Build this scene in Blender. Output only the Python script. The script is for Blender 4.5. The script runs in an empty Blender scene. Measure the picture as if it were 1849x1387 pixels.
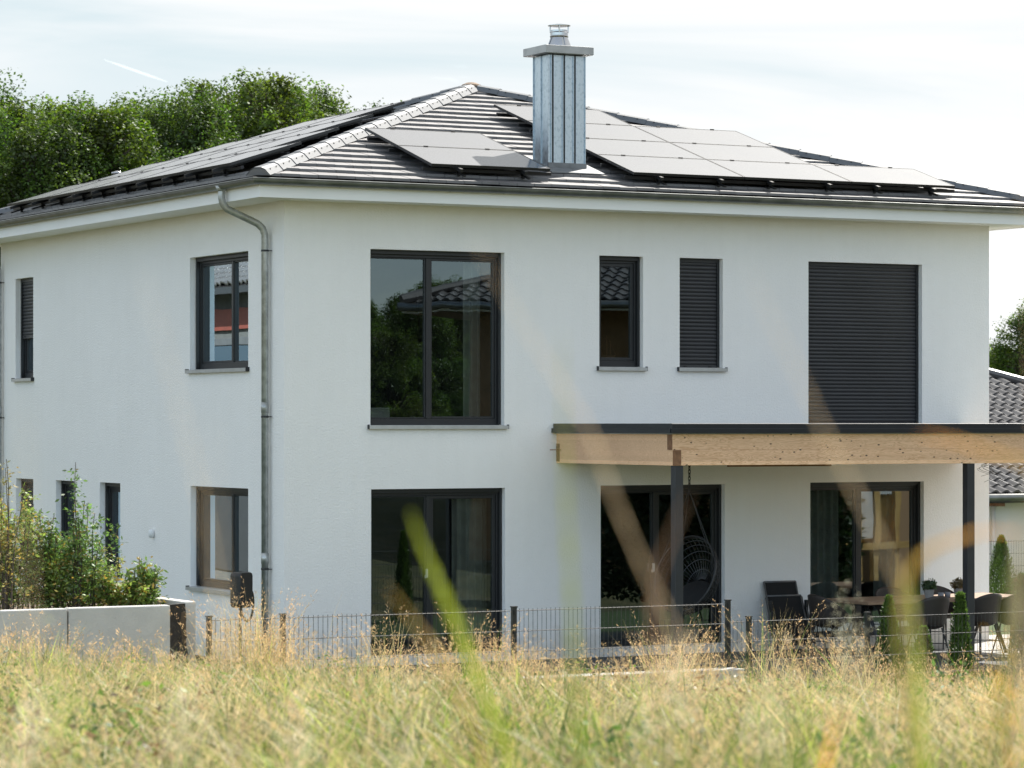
import bpy, bmesh, math, random
import numpy as np
from mathutils import Vector, Matrix
random.seed(7); rng = np.random.default_rng(7)
S = bpy.context.scene
C = S.collection
PI = math.pi

# ------------------------------------------------------------------ camera frame (used to turn plan measurements into metres)
CAM = (-15.742, -35.573, 2.915); RT = (.8827, -.4698); FW = (.4698, .8827); FP = 5668.
def px_x(px, y):            # world x of the sight line through column px, on the plane of constant y
    a = (px - 924.5) / FP
    dx = RT[0]*a + FW[0]; dy = RT[1]*a + FW[1]
    return CAM[0] + dx * (y - CAM[1]) / dy
def at(px, Z):              # plan position at column px and distance Z
    X = (px - 924.5) / FP * Z
    return (CAM[0] + RT[0]*X + FW[0]*Z, CAM[1] + RT[1]*X + FW[1]*Z)
def at3(px, py, Z):
    x, y = at(px, Z)
    return (x, y, CAM[2] + (762 - py) / FP * Z)

# ------------------------------------------------------------------ helpers
def tag(o, label=None, cat=None, group=None, kind=None):
    if label: o['label'] = label
    if cat: o['category'] = cat
    if group: o['group'] = group
    if kind: o['kind'] = kind
    return o
def empty(name, loc=(0, 0, 0), rz=0):
    o = bpy.data.objects.new(name, None); C.objects.link(o)
    o.location = loc; o.rotation_euler.z = rz; o.empty_display_size = .2
    return o
class MB:
    def __init__(s): s.v = []; s.f = []; s.mi = []; s.m = 0
    def add(s, vs, fs):
        b = len(s.v); s.v += [tuple(p) for p in vs]
        for f in fs: s.f.append([b + i for i in f]); s.mi.append(s.m)
    def box(s, x0, x1, y0, y1, z0, z1):
        s.add([(x0,y0,z0),(x1,y0,z0),(x1,y1,z0),(x0,y1,z0),(x0,y0,z1),(x1,y0,z1),(x1,y1,z1),(x0,y1,z1)],
              [(0,3,2,1),(4,5,6,7),(0,1,5,4),(1,2,6,5),(2,3,7,6),(3,0,4,7)])
    def mbox(s, M, u0, u1, d0, d1, v0, v1):
        P = [M(u,d,v) for v in (v0,v1) for (u,d) in ((u0,d0),(u1,d0),(u1,d1),(u0,d1))]
        s.add(P, [(0,3,2,1),(4,5,6,7),(0,1,5,4),(1,2,6,5),(2,3,7,6),(3,0,4,7)])
    def quad(s, a, b, c, d): s.add([a,b,c,d], [(0,1,2,3)])
    def tube(s, pts, r, n=8, cap=True):
        pts = [Vector(p) for p in pts]; rings = []
        rr = r if isinstance(r, (list, tuple)) else [r]*len(pts)
        up = None
        for i, p in enumerate(pts):
            t = (pts[min(i+1, len(pts)-1)] - pts[max(i-1, 0)]).normalized()
            if up is None:
                up = Vector((0,0,1)) if abs(t.z) < .9 else Vector((1,0,0))
            a = t.cross(up).normalized(); b = a.cross(t).normalized(); up = b
            rings.append([p + (a*math.cos(2*PI*k/n) + b*math.sin(2*PI*k/n))*rr[i] for k in range(n)])
        vs = [q for R in rings for q in R]; fs = []
        for i in range(len(rings)-1):
            for k in range(n):
                fs.append((i*n+k, i*n+(k+1)%n, (i+1)*n+(k+1)%n, (i+1)*n+k))
        if cap: fs += [tuple(range(n))[::-1], tuple((len(rings)-1)*n+k for k in range(n))]
        s.add(vs, fs)
    def lathe(s, prof, c=(0,0,0), n=24):
        vs = []; fs = []
        for r, z in prof:
            for k in range(n): vs.append((c[0]+r*math.cos(2*PI*k/n), c[1]+r*math.sin(2*PI*k/n), c[2]+z))
        for i in range(len(prof)-1):
            for k in range(n): fs.append((i*n+k, i*n+(k+1)%n, (i+1)*n+(k+1)%n, (i+1)*n+k))
        s.add(vs, fs)
    def build(s, name, mats, parent=None, smooth=False, bevel=0, weld=False, recalc=True):
        me = bpy.data.meshes.new(name); me.from_pydata(s.v, [], s.f)
        mats = mats if isinstance(mats, (list, tuple)) else [mats]
        for m in mats: me.materials.append(m)
        if len(mats) > 1: me.polygons.foreach_set('material_index', s.mi)
        if recalc or weld:
            bm = bmesh.new(); bm.from_mesh(me)
            if weld: bmesh.ops.remove_doubles(bm, verts=bm.verts, dist=1e-4)
            bmesh.ops.recalc_face_normals(bm, faces=bm.faces); bm.to_mesh(me); bm.free()
        if smooth:
            me.polygons.foreach_set('use_smooth', [True]*len(me.polygons))
        o = bpy.data.objects.new(name, me); C.objects.link(o)
        if parent: o.parent = parent
        if bevel:
            b = o.modifiers.new('b', 'BEVEL'); b.width = bevel; b.segments = 2; b.limit_method = 'ANGLE'
        return o
def copy_tree(o, parent=None):
    c = o.copy(); C.objects.link(c)
    if parent: c.parent = parent
    for ch in list(o.children): copy_tree(ch, c)
    return c

# ------------------------------------------------------------------ materials
def newmat(name):
    m = bpy.data.materials.new(name); m.use_nodes = True
    nt = m.node_tree; b = nt.nodes['Principled BSDF']
    return m, nt, b
def N(nt, t, **kw):
    n = nt.nodes.new(t)
    for k, v in kw.items():
        if k in n.inputs: n.inputs[k].default_value = v
        else: setattr(n, k, v)
    return n
def ramp(nt, stops):
    r = nt.nodes.new('ShaderNodeValToRGB'); e = r.color_ramp.elements
    while len(e) < len(stops): e.new(.5)
    for i, (p, c) in enumerate(stops): e[i].position = p; e[i].color = (*c, 1)
    return r
def surf(name, col, col2=None, rough=.6, metal=0, scale=6, detail=6, bump=0, bscale=60, spec=None, stretch=None, lo=.35, hi=.65, rv=0):
    """plain or mottled surface: two base colours mixed by noise, bump from finer noise"""
    m, nt, b = newmat(name); L = nt.links
    tc = N(nt, 'ShaderNodeTexCoord'); src = tc.outputs['Object']
    if stretch:
        mp = N(nt, 'ShaderNodeMapping'); mp.inputs['Scale'].default_value = stretch
        L.new(src, mp.inputs[0]); src = mp.outputs[0]
    if col2 is None: col2 = tuple(c*.82 for c in col)
    n1 = N(nt, 'ShaderNodeTexNoise', Scale=scale, Detail=detail); L.new(src, n1.inputs[0])
    r = ramp(nt, [(lo, col2), (hi, col)]); L.new(n1.outputs[0], r.inputs[0]); L.new(r.outputs[0], b.inputs['Base Color'])
    b.inputs['Roughness'].default_value = rough; b.inputs['Metallic'].default_value = metal
    if rv:
        mr = N(nt, 'ShaderNodeMapRange'); mr.inputs[3].default_value = rough-rv; mr.inputs[4].default_value = rough+rv
        L.new(n1.outputs[0], mr.inputs[0]); L.new(mr.outputs[0], b.inputs['Roughness'])
    if spec is not None: b.inputs['Specular IOR Level'].default_value = spec
    if bump:
        n2 = N(nt, 'ShaderNodeTexNoise', Scale=bscale, Detail=4); L.new(tc.outputs['Object'], n2.inputs[0])
        bp = N(nt, 'ShaderNodeBump', Strength=bump, Distance=.01); L.new(n2.outputs[0], bp.inputs['Height'])
        L.new(bp.outputs[0], b.inputs['Normal'])
    return m

def stucco():
    m, nt, b = newmat('stucco'); L = nt.links
    tc = N(nt, 'ShaderNodeTexCoord')
    n1 = N(nt, 'ShaderNodeTexNoise', Scale=.7, Detail=8, Roughness=.7); L.new(tc.outputs['Object'], n1.inputs[0])
    r = ramp(nt, [(.3, (.85, .825, .80)), (.7, (.89, .865, .84))]); L.new(n1.outputs[0], r.inputs[0])
    # faint vertical run-off streaks
    mp = N(nt, 'ShaderNodeMapping'); mp.inputs['Scale'].default_value = (5, 5, .35); L.new(tc.outputs['Object'], mp.inputs[0])
    n3 = N(nt, 'ShaderNodeTexNoise', Scale=1.6, Detail=5); L.new(mp.outputs[0], n3.inputs[0])
    r3 = ramp(nt, [(.35, (.985, .985, .982)), (.6, (1, 1, 1))]); L.new(n3.outputs[0], r3.inputs[0])
    mx = N(nt, 'ShaderNodeMixRGB', blend_type='MULTIPLY'); mx.inputs[0].default_value = .8
    L.new(r.outputs[0], mx.inputs[1]); L.new(r3.outputs[0], mx.inputs[2]); L.new(mx.outputs[0], b.inputs['Base Color'])
    sp = N(nt, 'ShaderNodeSeparateXYZ'); L.new(tc.outputs['Object'], sp.inputs[0]); nd = N(nt, 'ShaderNodeTexNoise', Scale=5, Detail=8); L.new(tc.outputs['Object'], nd.inputs[0])
    am = N(nt, 'ShaderNodeMath', operation='MULTIPLY_ADD'); am.inputs[1].default_value = .9; L.new(nd.outputs[0], am.inputs[0]); L.new(sp.outputs[2], am.inputs[2])
    rd_ = ramp(nt, [(.42, (.80, .76, .70)), (.72, (1, 1, 1))]); L.new(am.outputs[0], rd_.inputs[0])
    md = N(nt, 'ShaderNodeMixRGB', blend_type='MULTIPLY'); md.inputs[0].default_value = .8; L.new(mx.outputs[0], md.inputs[1]); L.new(rd_.outputs[0], md.inputs[2]); L.new(md.outputs[0], b.inputs['Base Color'])
    b.inputs['Roughness'].default_value = .92; b.inputs['Specular IOR Level'].default_value = .2
    n2 = N(nt, 'ShaderNodeTexNoise', Scale=42, Detail=4, Roughness=.6); L.new(tc.outputs['Object'], n2.inputs[0])
    bp = N(nt, 'ShaderNodeBump', Strength=.85, Distance=.010); L.new(n2.outputs[0], bp.inputs['Height']); L.new(bp.outputs[0], b.inputs['Normal'])
    return m

def leafmat(name, trans=.45, gloss=.08, rough=.5):
    """vegetation: colour comes from the per-vertex attribute, light passes through"""
    m = bpy.data.materials.new(name); m.use_nodes = True; nt = m.node_tree; nt.nodes.clear(); L = nt.links
    at_ = N(nt, 'ShaderNodeAttribute', attribute_name='Col')
    d = N(nt, 'ShaderNodeBsdfDiffuse'); t = N(nt, 'ShaderNodeBsdfTranslucent'); g = N(nt, 'ShaderNodeBsdfGlossy', Roughness=rough)
    L.new(at_.outputs[0], d.inputs[0])
    sat = N(nt, 'ShaderNodeHueSaturation'); sat.inputs['Saturation'].default_value = 1.1; sat.inputs['Value'].default_value = 1.5
    L.new(at_.outputs[0], sat.inputs['Color']); L.new(sat.outputs[0], t.inputs[0])
    g.inputs[0].default_value = (.8, .85, .8, 1)
    m1 = N(nt, 'ShaderNodeMixShader'); m1.inputs[0].default_value = trans; L.new(d.outputs[0], m1.inputs[1]); L.new(t.outputs[0], m1.inputs[2])
    m2 = N(nt, 'ShaderNodeMixShader'); m2.inputs[0].default_value = gloss; L.new(m1.outputs[0], m2.inputs[1]); L.new(g.outputs[0], m2.inputs[2])
    o = N(nt, 'ShaderNodeOutputMaterial'); L.new(m2.outputs[0], o.inputs[0])
    return m

def glassmat(name, ior=2.3, tint=(.62, .66, .64)):
    m = bpy.data.materials.new(name); m.use_nodes = True; nt = m.node_tree; nt.nodes.clear(); L = nt.links
    tc = N(nt, 'ShaderNodeTexCoord'); n = N(nt, 'ShaderNodeTexNoise', Scale=1.3, Detail=1.5); L.new(tc.outputs['Object'], n.inputs[0])
    bp = N(nt, 'ShaderNodeBump', Strength=.10, Distance=.01); L.new(n.outputs[0], bp.inputs['Height'])
    t = N(nt, 'ShaderNodeBsdfTransparent'); t.inputs[0].default_value = (*tint, 1)
    g = N(nt, 'ShaderNodeBsdfGlossy', Roughness=0.0); g.inputs[0].default_value = (.74, .90, 1, 1); L.new(bp.outputs[0], g.inputs['Normal'])
    f = N(nt, 'ShaderNodeFresnel', IOR=ior)
    mx = N(nt, 'ShaderNodeMixShader'); L.new(f.outputs[0], mx.inputs[0]); L.new(t.outputs[0], mx.inputs[1]); L.new(g.outputs[0], mx.inputs[2])
    o = N(nt, 'ShaderNodeOutputMaterial'); L.new(mx.outputs[0], o.inputs[0])
    return m

def woodmat(name, c1, c2, c3, knots=True):
    m, nt, b = newmat(name); L = nt.links
    tc = N(nt, 'ShaderNodeTexCoord')
    mp = N(nt, 'ShaderNodeMapping'); mp.inputs['Scale'].default_value = (.9, 6, 9); L.new(tc.outputs['Object'], mp.inputs[0])
    n = N(nt, 'ShaderNodeTexNoise', Scale=1.6, Detail=5, Distortion=.6); L.new(mp.outputs[0], n.inputs[0])
    w = N(nt, 'ShaderNodeMath', operation='MULTIPLY'); w.inputs[1].default_value = 16; L.new(n.outputs[0], w.inputs[0])
    fr = N(nt, 'ShaderNodeMath', operation='FRACT'); L.new(w.outputs[0], fr.inputs[0])
    r = ramp(nt, [(0, c2), (.20, c1), (.55, c1), (.95, c2)]); L.new(fr.outputs[0], r.inputs[0])
    n2 = N(nt, 'ShaderNodeTexNoise', Scale=2.2, Detail=2); L.new(tc.outputs['Object'], n2.inputs[0])
    mx = N(nt, 'ShaderNodeMixRGB'); n2m = N(nt, 'ShaderNodeMath', operation='MULTIPLY'); n2m.inputs[1].default_value = .7; L.new(n2.outputs[0], n2m.inputs[0]); L.new(n2m.outputs[0], mx.inputs[0]); L.new(r.outputs[0], mx.inputs[1]); mx.inputs[2].default_value = (*c1, 1)
    col = mx.outputs[0]
    if knots:
        mk = N(nt, 'ShaderNodeMapping'); mk.inputs['Scale'].default_value = (6.5, 0.01, 13); L.new(tc.outputs['Object'], mk.inputs[0])
        v = N(nt, 'ShaderNodeTexVoronoi', Scale=1.15); L.new(mk.outputs[0], v.inputs[0])
        rk = ramp(nt, [(.10, (1, 1, 1)), (.16, (0, 0, 0))]); L.new(v.outputs['Distance'], rk.inputs[0])
        m3 = N(nt, 'ShaderNodeMixRGB'); L.new(rk.outputs[0], m3.inputs[0]); L.new(col, m3.inputs[1]); m3.inputs[2].default_value = (*c3, 1); col = m3.outputs[0]
        # lamella glue lines
        sx = N(nt, 'ShaderNodeSeparateXYZ'); L.new(tc.outputs['Object'], sx.inputs[0])
        a = N(nt, 'ShaderNodeMath', operation='MULTIPLY'); a.inputs[1].default_value = 1/.064; L.new(sx.outputs[2], a.inputs[0])
        fl = N(nt, 'ShaderNodeMath', operation='FLOOR'); L.new(a.outputs[0], fl.inputs[0])
        wn = N(nt, 'ShaderNodeTexWhiteNoise', noise_dimensions='1D'); L.new(fl.outputs[0], wn.inputs['W'])
        rr = ramp(nt, [(0, (.80, .78, .76)), (1, (1.05, 1.03, 1))]); L.new(wn.outputs[0], rr.inputs[0])
        m4 = N(nt, 'ShaderNodeMixRGB', blend_type='MULTIPLY'); m4.inputs[0].default_value = 1; L.new(col, m4.inputs[1]); L.new(rr.outputs[0], m4.inputs[2]); col = m4.outputs[0]
    L.new(col, b.inputs['Base Color']); b.inputs['Roughness'].default_value = .65
    return m

M = {}
M['stucco'] = stucco()
M['soffit'] = surf('soffit_paint', (.87, .86, .84), (.84, .83, .81), .6, scale=2)
M['tile'] = surf('roof_tile', (.125, .120, .124), (.082, .078, .081), .52, scale=3, bump=.15, bscale=90, rv=.06, spec=1.0)
M['tile_side'] = M['tile']
M['hip'] = surf('hip_tile', (.095, .105, .12), (.070, .080, .092), .58, scale=4, bump=.15, bscale=80, rv=.06)
M['screw'] = surf('screw', (.02, .02, .02), rough=.5)
M['deck'] = surf('roof_underlay', (.02, .02, .02), rough=.8)
M['zinc'] = surf('weathered_zinc', (.25, .255, .25), (.18, .185, .18), .40, metal=.8, scale=5, detail=8, bump=.05, bscale=30, rv=.08)
M['pipe'] = surf('zinc_pipe', (.50, .51, .50), (.33, .34, .33), .42, metal=.7, scale=12, detail=9, bump=.08, bscale=30, rv=.1)
M['galv'] = surf('galvanised_sheet', (.48, .54, .59), (.36, .42, .47), .36, metal=.92, scale=26, detail=10, bump=.12, bscale=30, stretch=(1, 1, .7), rv=.10, lo=.36, hi=.50)
M['lead'] = surf('apron_sheet', (.20, .205, .21), (.14, .145, .15), .5, metal=.3, scale=9)
M['galvcap'] = surf('chimney_cap_sheet', (.40, .40, .40), (.32, .32, .32), .45, metal=.75, scale=6)
M['steel'] = surf('stainless', (.45, .46, .48), rough=.18, metal=1, scale=5)
M['pv'] = surf('solar_glass', (.026, .029, .040), (.020, .023, .031), .6, scale=2, spec=.25, rv=.03)
_p = M['pv'].node_tree.nodes['Principled BSDF']; _p.inputs['Coat Weight'].default_value = .72; _p.inputs['Coat Roughness'].default_value = .13; _p.inputs['Coat IOR'].default_value = 1.6
M['pvframe'] = surf('black_aluminium', (.016, .016, .017), rough=.38)
M['pvback'] = surf('panel_edge', (.06, .055, .055), rough=.4)
M['frame'] = surf('anthracite_frame', (.017, .018, .020), (.014, .015, .017), .40, scale=3)
M['sill'] = surf('sill_aluminium', (.50, .50, .49), (.42, .42, .41), .4, metal=.4, scale=8)
M['shutter'] = surf('shutter_slat', (.036, .036, .040), (.031, .031, .034), .42, scale=2)
M['glass'] = glassmat('window_glass')
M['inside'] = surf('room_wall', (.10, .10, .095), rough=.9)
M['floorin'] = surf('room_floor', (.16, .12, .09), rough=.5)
M['curtain'] = surf('sheer_curtain', (.55, .55, .52), rough=.9)
M['wood'] = woodmat('spruce_beam', (.93, .60, .38), (.58, .30, .14), (.09, .04, .022))
M['endgrain'] = surf('beam_end_grain', (.26, .13, .065), (.17, .08, .04), .8, scale=18)
M['tablewood'] = woodmat('oak_table', (.30, .19, .12), (.20, .12, .07), (.1, .05, .03), knots=False)
M['black'] = surf('matt_black', (.010, .010, .011), rough=.45)
M['bitumen'] = surf('bitumen', (.012, .011, .011), (.03, .026, .022), .7, scale=20, bump=.8, bscale=30)
M['canopy'] = surf('canopy_sheet', (.013, .015, .019), rough=.38)
M['post'] = surf('steel_post', (.034, .034, .038), (.028, .028, .031), .45)
M['grey'] = surf('grey_tube', (.16, .16, .165), rough=.4, metal=.5)
M['fabric'] = surf('black_mesh_fabric', (.006, .006, .007), rough=.85, bump=.3, bscale=300)
M['bucket'] = surf('brown_shell', (.034, .025, .020), (.026, .019, .016), .6)
M['concrete'] = surf('concrete', (.58, .57, .54), (.44, .43, .41), .85, scale=2.2, detail=9, bump=.5, bscale=45, lo=.3, hi=.7)
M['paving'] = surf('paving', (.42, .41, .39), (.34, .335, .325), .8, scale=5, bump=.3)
M['paving_shaded'] = surf('shaded_paving', (.075, .078, .085), (.05, .052, .058), .7, scale=5, bump=.3)  # dark paving tone, with the shade beside the house put into the colour
M['fence'] = surf('fence_wire', (.018, .020, .021), rough=.4)
M['soil'] = surf('soil', (.12, .085, .055), (.06, .045, .03), .95, scale=8, bump=1, bscale=15)
M['bark'] = surf('bark', (.10, .075, .055), (.05, .04, .03), .9, scale=12, bump=1, bscale=20, stretch=(1, 1, .3))
M['pot'] = surf('grey_pot', (.30, .29, .28), rough=.7)
M['cup'] = surf('grey_cup', (.22, .22, .24), rough=.35)
M['white'] = surf('white_plastic', (.75, .75, .75), rough=.35)
M['orange'] = surf('ochre_render', (.30, .18, .09), rough=.9)
M['orangewood'] = surf('scaffold_board', (.70, .45, .16), (.55, .33, .11), .7, scale=2, stretch=(1, 1, 6))
M['red'] = surf('red_banner', (.20, .035, .018), rough=.6)
M['lettering'] = surf('white_lettering', (.8, .8, .8), rough=.6)
M['blue'] = surf('blue_sheet', (.05, .16, .35), rough=.5)
M['leaf'] = leafmat('tree_leaf', .50, .035, .5)
M['shrub'] = leafmat('shrub_leaf', .40, .05, .5)
M['grass'] = leafmat('grass_blade', .40, .05, .5)

# meadow ground: mottled straw and green
def groundmat():
    m, nt, b = newmat('meadow_ground'); L = nt.links
    tc = N(nt, 'ShaderNodeTexCoord'); n = N(nt, 'ShaderNodeTexNoise', Scale=1.4, Detail=10, Roughness=.75); L.new(tc.outputs['Object'], n.inputs[0])
    r = ramp(nt, [(.3, (.035, .045, .015)), (.5, (.075, .075, .028)), (.7, (.15, .12, .055))]); L.new(n.outputs[0], r.inputs[0]); L.new(r.outputs[0], b.inputs['Base Color'])
    n2 = N(nt, 'ShaderNodeTexNoise', Scale=25, Detail=6); L.new(tc.outputs['Object'], n2.inputs[0])
    bp = N(nt, 'ShaderNodeBump', Strength=1, Distance=.08); L.new(n2.outputs[0], bp.inputs['Height']); L.new(bp.outputs[0], b.inputs['Normal'])
    b.inputs['Roughness'].default_value = 1
    return m
M['ground'] = groundmat()
M['lawn'] = surf('lawn', (.05, .085, .02), (.035, .055, .015), .95, scale=12, bump=1, bscale=60)

# ------------------------------------------------------------------ ground
def hm(x, y):
    x = np.asarray(x, float); y = np.asarray(y, float)
    s = np.clip((y + 35.57) / 26.9, 0, 1)
    hf = .12 - .078 * (np.clip(x, -13, 12) + 1.4)
    return 1.9*(1-s) + hf*s + .035*np.sin(x*1.7+y*.8) + .03*np.sin(y*2.3-x*.6)
def ground():
    xs = sorted(set([-600, -300, -150, -80, -50, -35] + [round(v, 2) for v in np.arange(-25, 25.1, .5)] + [30, 40, 60, 90, 150, 300, 600]))
    ys = sorted(set([-600, -300, -150, -90, -60, -45] + [round(v, 2) for v in np.arange(-40, -8.7, .5)] + [-8.70, -8.69, 0, 20, 60, 120, 300, 600, 1500]))
    mb = MB(); nx = len(xs)
    for y in ys:
        for x in xs: mb.v.append((x, y, float(hm(x, y)) if y < -8.695 else -.22))
    for j in range(len(ys)-1):
        for i in range(nx-1):
            mb.f.append([j*nx+i, j*nx+i+1, (j+1)*nx+i+1, (j+1)*nx+i]); mb.mi.append(0)
    tag(mb.build('ground', M['ground'], recalc=False), kind='structure')
ground()
mb = MB(); mb.box(-4.6, 34, -8.55, 14, -.3, -.19); tag(mb.build('lawn', M['lawn']), kind='structure')
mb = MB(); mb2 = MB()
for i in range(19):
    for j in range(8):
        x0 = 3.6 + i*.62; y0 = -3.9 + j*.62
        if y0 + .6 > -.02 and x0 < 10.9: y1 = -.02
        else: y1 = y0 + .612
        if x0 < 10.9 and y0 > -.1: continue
        (mb if i < 9 else mb2).box(x0, x0+.612, y0, y1, -.25, -.15)  # same paving throughout: shaded part coloured dark, sunlit right end coloured light
tag(mb2.build('terrace_sunlit', M['paving']), kind='structure')
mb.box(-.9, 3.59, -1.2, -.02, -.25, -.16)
tag(mb.build('terrace', M['paving_shaded']), kind='structure')
mb = MB(); mb.box(-20, -4.76, -8.52, -4.5, -.2, 1.16); tag(mb.build('soil_bed', M['soil']), kind='structure')

# ------------------------------------------------------------------ the house
L_ = 10.74; SOF = 5.653; T = .3143; ANG = math.atan(T); cA, sA = math.cos(ANG), math.sin(ANG)
EO = .6; ZE = 5.93
house = empty('house', (0, 0, 0))
tag(house, 'two storey white rendered house with dark hip roof and anthracite windows', 'house')
mF = lambda u, d, v: (u, d, v)
mL = lambda u, d, v: (d, u, v)

def wall(name, Mp, u0, u1, v0, v1, holes, th=.3):
    us = sorted({u0, u1, *[h[0] for h in holes], *[h[1] for h in holes]})
    vs = sorted({v0, v1, *[h[2] for h in holes], *[h[3] for h in holes]})
    inh = lambda a, b: any(h[0] < a < h[1] and h[2] < b < h[3] for h in holes)
    mb = MB(); nu, nv = len(us)-1, len(vs)-1
    solid = [[not inh((us[i]+us[i+1])/2, (vs[j]+vs[j+1])/2) for j in range(nv)] for i in range(nu)]
    for i in range(nu):
        for j in range(nv):
            if not solid[i][j]: continue
            a, b, c, d = us[i], us[i+1], vs[j], vs[j+1]
            for dd in (0, th): mb.quad(Mp(a,dd,c), Mp(b,dd,c), Mp(b,dd,d), Mp(a,dd,d))
            if i == 0 or not solid[i-1][j]: mb.quad(Mp(a,0,c), Mp(a,th,c), Mp(a,th,d), Mp(a,0,d))
            if i == nu-1 or not solid[i+1][j]: mb.quad(Mp(b,0,c), Mp(b,th,c), Mp(b,th,d), Mp(b,0,d))
            if j == 0 or not solid[i][j-1]: mb.quad(Mp(a,0,c), Mp(b,0,c), Mp(b,th,c), Mp(a,th,c))
            if j == nv-1 or not solid[i][j+1]: mb.quad(Mp(a,0,d), Mp(b,0,d), Mp(b,th,d), Mp(a,th,d))
    return mb.build(name, M['stucco'], house, weld=True)

HT = 5.085
F_h = [(1.18, 3.08, 2.87, HT), (4.48, 5.14, 3.63, HT), (5.70, 6.37, 3.63, HT), (7.73, 9.60, 2.87, HT),
       (1.19, 3.09, -.03, 2.07), (4.50, 6.40, -.03, 2.085), (7.76, 9.63, -.03, 2.095)]
L_h = [(9.25, 10.05, 3.57, HT), (1.12, 3.07, 3.60, HT), (1.12, 3.05, .74, 2.07), (9.25, 10.03, .80, 2.06), (7.48, 8.26, .80, 2.06), (5.63, 6.44, .80, 2.06)]
wall('wall', mF, 0, L_, -.15, SOF+.06, F_h)
wall('wall', mL, .3, L_-.3, -.15, SOF+.06, L_h)
mb = MB(); mb.box(0, L_, L_-.3, L_, -.15, SOF+.06); mb.box(L_-.3, L_, .3, L_-.3, -.15, SOF+.06); mb.build('wall', M['stucco'], house)
mb = MB(); mb.box(.012, L_-.012, .012, .2, -.35, -.151); mb.box(.012, .2, .2, L_, -.35, -.151); mb.build('plinth', M['frame'], house)
# storeys and rooms behind the glass
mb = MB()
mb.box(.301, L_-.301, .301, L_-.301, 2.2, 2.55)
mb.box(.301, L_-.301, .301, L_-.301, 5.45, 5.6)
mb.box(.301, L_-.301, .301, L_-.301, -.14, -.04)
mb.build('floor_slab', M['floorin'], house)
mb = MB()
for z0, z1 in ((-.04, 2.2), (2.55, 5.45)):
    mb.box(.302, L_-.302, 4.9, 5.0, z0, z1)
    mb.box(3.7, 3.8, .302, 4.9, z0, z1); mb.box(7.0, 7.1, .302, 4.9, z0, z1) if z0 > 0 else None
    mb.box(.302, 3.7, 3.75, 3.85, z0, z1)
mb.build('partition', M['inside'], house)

def sheer(mb, Mp, u0, u1, d, v0, v1, amp=.03, per=.11):
    n = max(4, int((u1-u0)/per*6)); P = []
    for k in range(n+1):
        u = u0 + (u1-u0)*k/n; dd = d + amp*math.sin(k/6*2*PI) + amp*.4*math.sin(k/2.3)
        P.append((u, dd))
    for k in range(n):
        mb.quad(Mp(P[k][0], P[k][1], v0), Mp(P[k+1][0], P[k+1][1], v0), Mp(P[k+1][0], P[k+1][1], v1), Mp(P[k][0], P[k][1], v1))

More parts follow.
